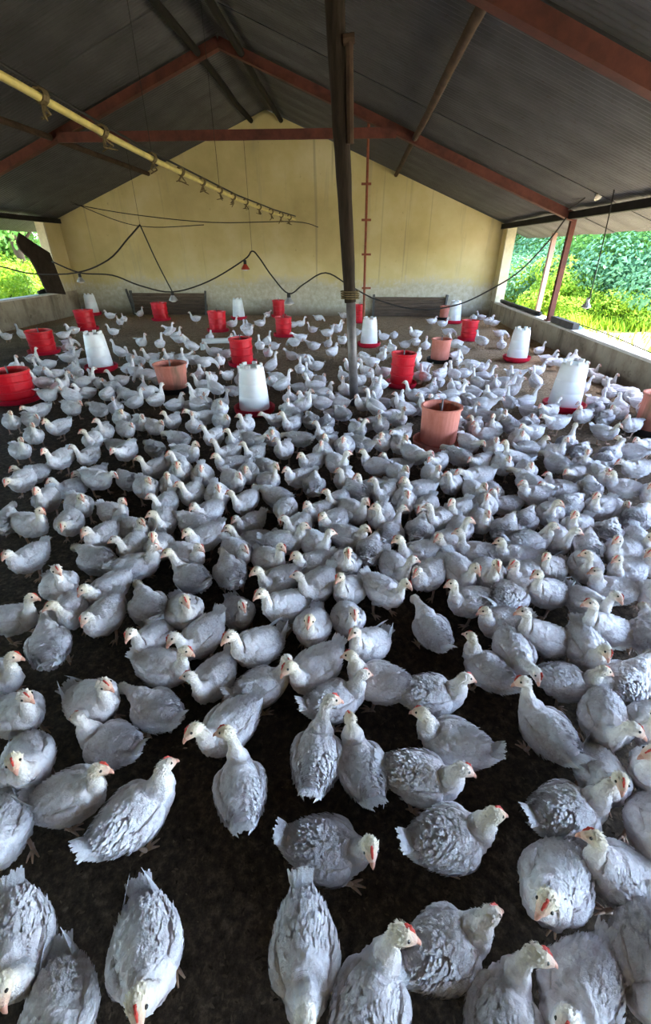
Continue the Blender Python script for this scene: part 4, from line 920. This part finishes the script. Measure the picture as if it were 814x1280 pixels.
RB = [(640,21,1.0,'bush_blue'),(657,17,.9,'bush_bright'),(668,21,1.1,'bush_mid'),(684,16,1.0,'bush_blue'),(703,18,1.15,'bush_blue'),(720,15,.95,'bush_bright'),(738,17,1.1,'bush_blue'),(757,15,1.05,'bush_mid'),(775,17,1.15,'bush_blue'),(795,14.5,1.0,'bush_blue'),(812,16,1.1,'bush_bright'),(830,14,1.0,'bush_blue'),(700,14,.62,'bush_bright'),(748,14,.6,'bush_bright'),(790,13.5,.6,'bush_bright'),(726,13.4,.5,'bush_bright'),(660,16,.7,'bush_bright'),(815,13.2,.5,'bush_bright')]
for k, (px, dist, s, kind) in enumerate(RB):
    p = side_dir(px, dist)
    lab = f"{names[kind]} outside the right opening, {rank(RB, k)} of these from the left"
    plant(kind, p.x, p.y, s, lab, k+40, 'bushes outside the right opening')
LT = [(-60,17,1.1,'tree_mid'),(-25,21,1.2,'tree_dark'),(5,24,1.2,'tree_mid'),(28,19,1.0,'tree_mid'),(50,25,1.3,'tree_dark'),(20,32,1.6,'tree_dark'),(-40,30,1.6,'tree_dark')]
for k, (px, dist, s, kind) in enumerate(LT):
    p = side_dir(px, dist); plant(kind, p.x, p.y, s, f"{names[kind]} outside the left opening, {['nearest and leftmost','second from left','left of the torn sheet','behind the torn sheet','right of the torn sheet','far behind the torn sheet','far at the left edge'][k]}", k+80, 'trees outside the left opening')
for k, (x, y, s, kind) in enumerate([(-12.2,-5,1.15,'tree_dark'),(-12.0,-1.2,1.1,'tree_mid'),(-12.4,2.6,1.2,'tree_dark'),(-12.6,6.3,1.1,'tree_mid')]):  # out-of-view tree row, added to cut the light from the left
    plant(kind, x, y, s, f"{names[kind]} added outside to cut left light, {['behind the camera','level with the camera','beyond the left edge of view','next to the last post'][k]}", k+100, 'trees outside the left opening')
LB = [(0,16,.8,'bush_bright'),(22,18,.85,'bush_bright'),(45,20.5,.9,'bush_bright'),(-20,15,.8,'bush_bright'),(12,21,1.2,'bush_mid'),(40,24,1.3,'bush_blue')]
for k, (px, dist, s, kind) in enumerate(LB):
    p = side_dir(px, dist); plant(kind, p.x, p.y, s, f"{names[kind]} outside the left opening, {['at the photo edge','below the torn sheet top','right behind the torn sheet','past the photo edge','in the second row, left','in the second row, right'][k]}", k+120, 'bushes outside the left opening')
# weeds and grass
gr = MB(); r0 = random.Random(77)
for k in range(40000):
    if k < 29000:
        px = r0.uniform(630, 900); dist = 8.2 + 11*r0.random()**1.2
        p = side_dir(px, dist)
        if p.x < XR+1.2: continue
        if dist < 12.6 - .02*max(0, 760-px) + 1.2*noise.noise(p*.9) and px > 700 and r0.random() < .96: continue
    else:
        px = r0.uniform(-120, 75); dist = r0.uniform(9.6, 17); p = side_dir(px, dist)
        if p.x > XL-1.0: continue
    z = gz(p.x, p.y); h = r0.uniform(.12, .36)*(1+.5*noise.noise(Vector((p.x*.8, p.y*.8, 3)))); a = r0.uniform(0, 6.28)
    gr.blade(Vector((p.x, p.y, z-.02)), Vector((.45*math.cos(a), .45*math.sin(a), 1)), Vector((math.sin(a), math.cos(a), .4)), h, r0.uniform(.02, .045), .3)
o = gr.build('grass', M['grass']); tag(o, 'bright green grass and weeds outside both openings', 'grass', kind='stuff')
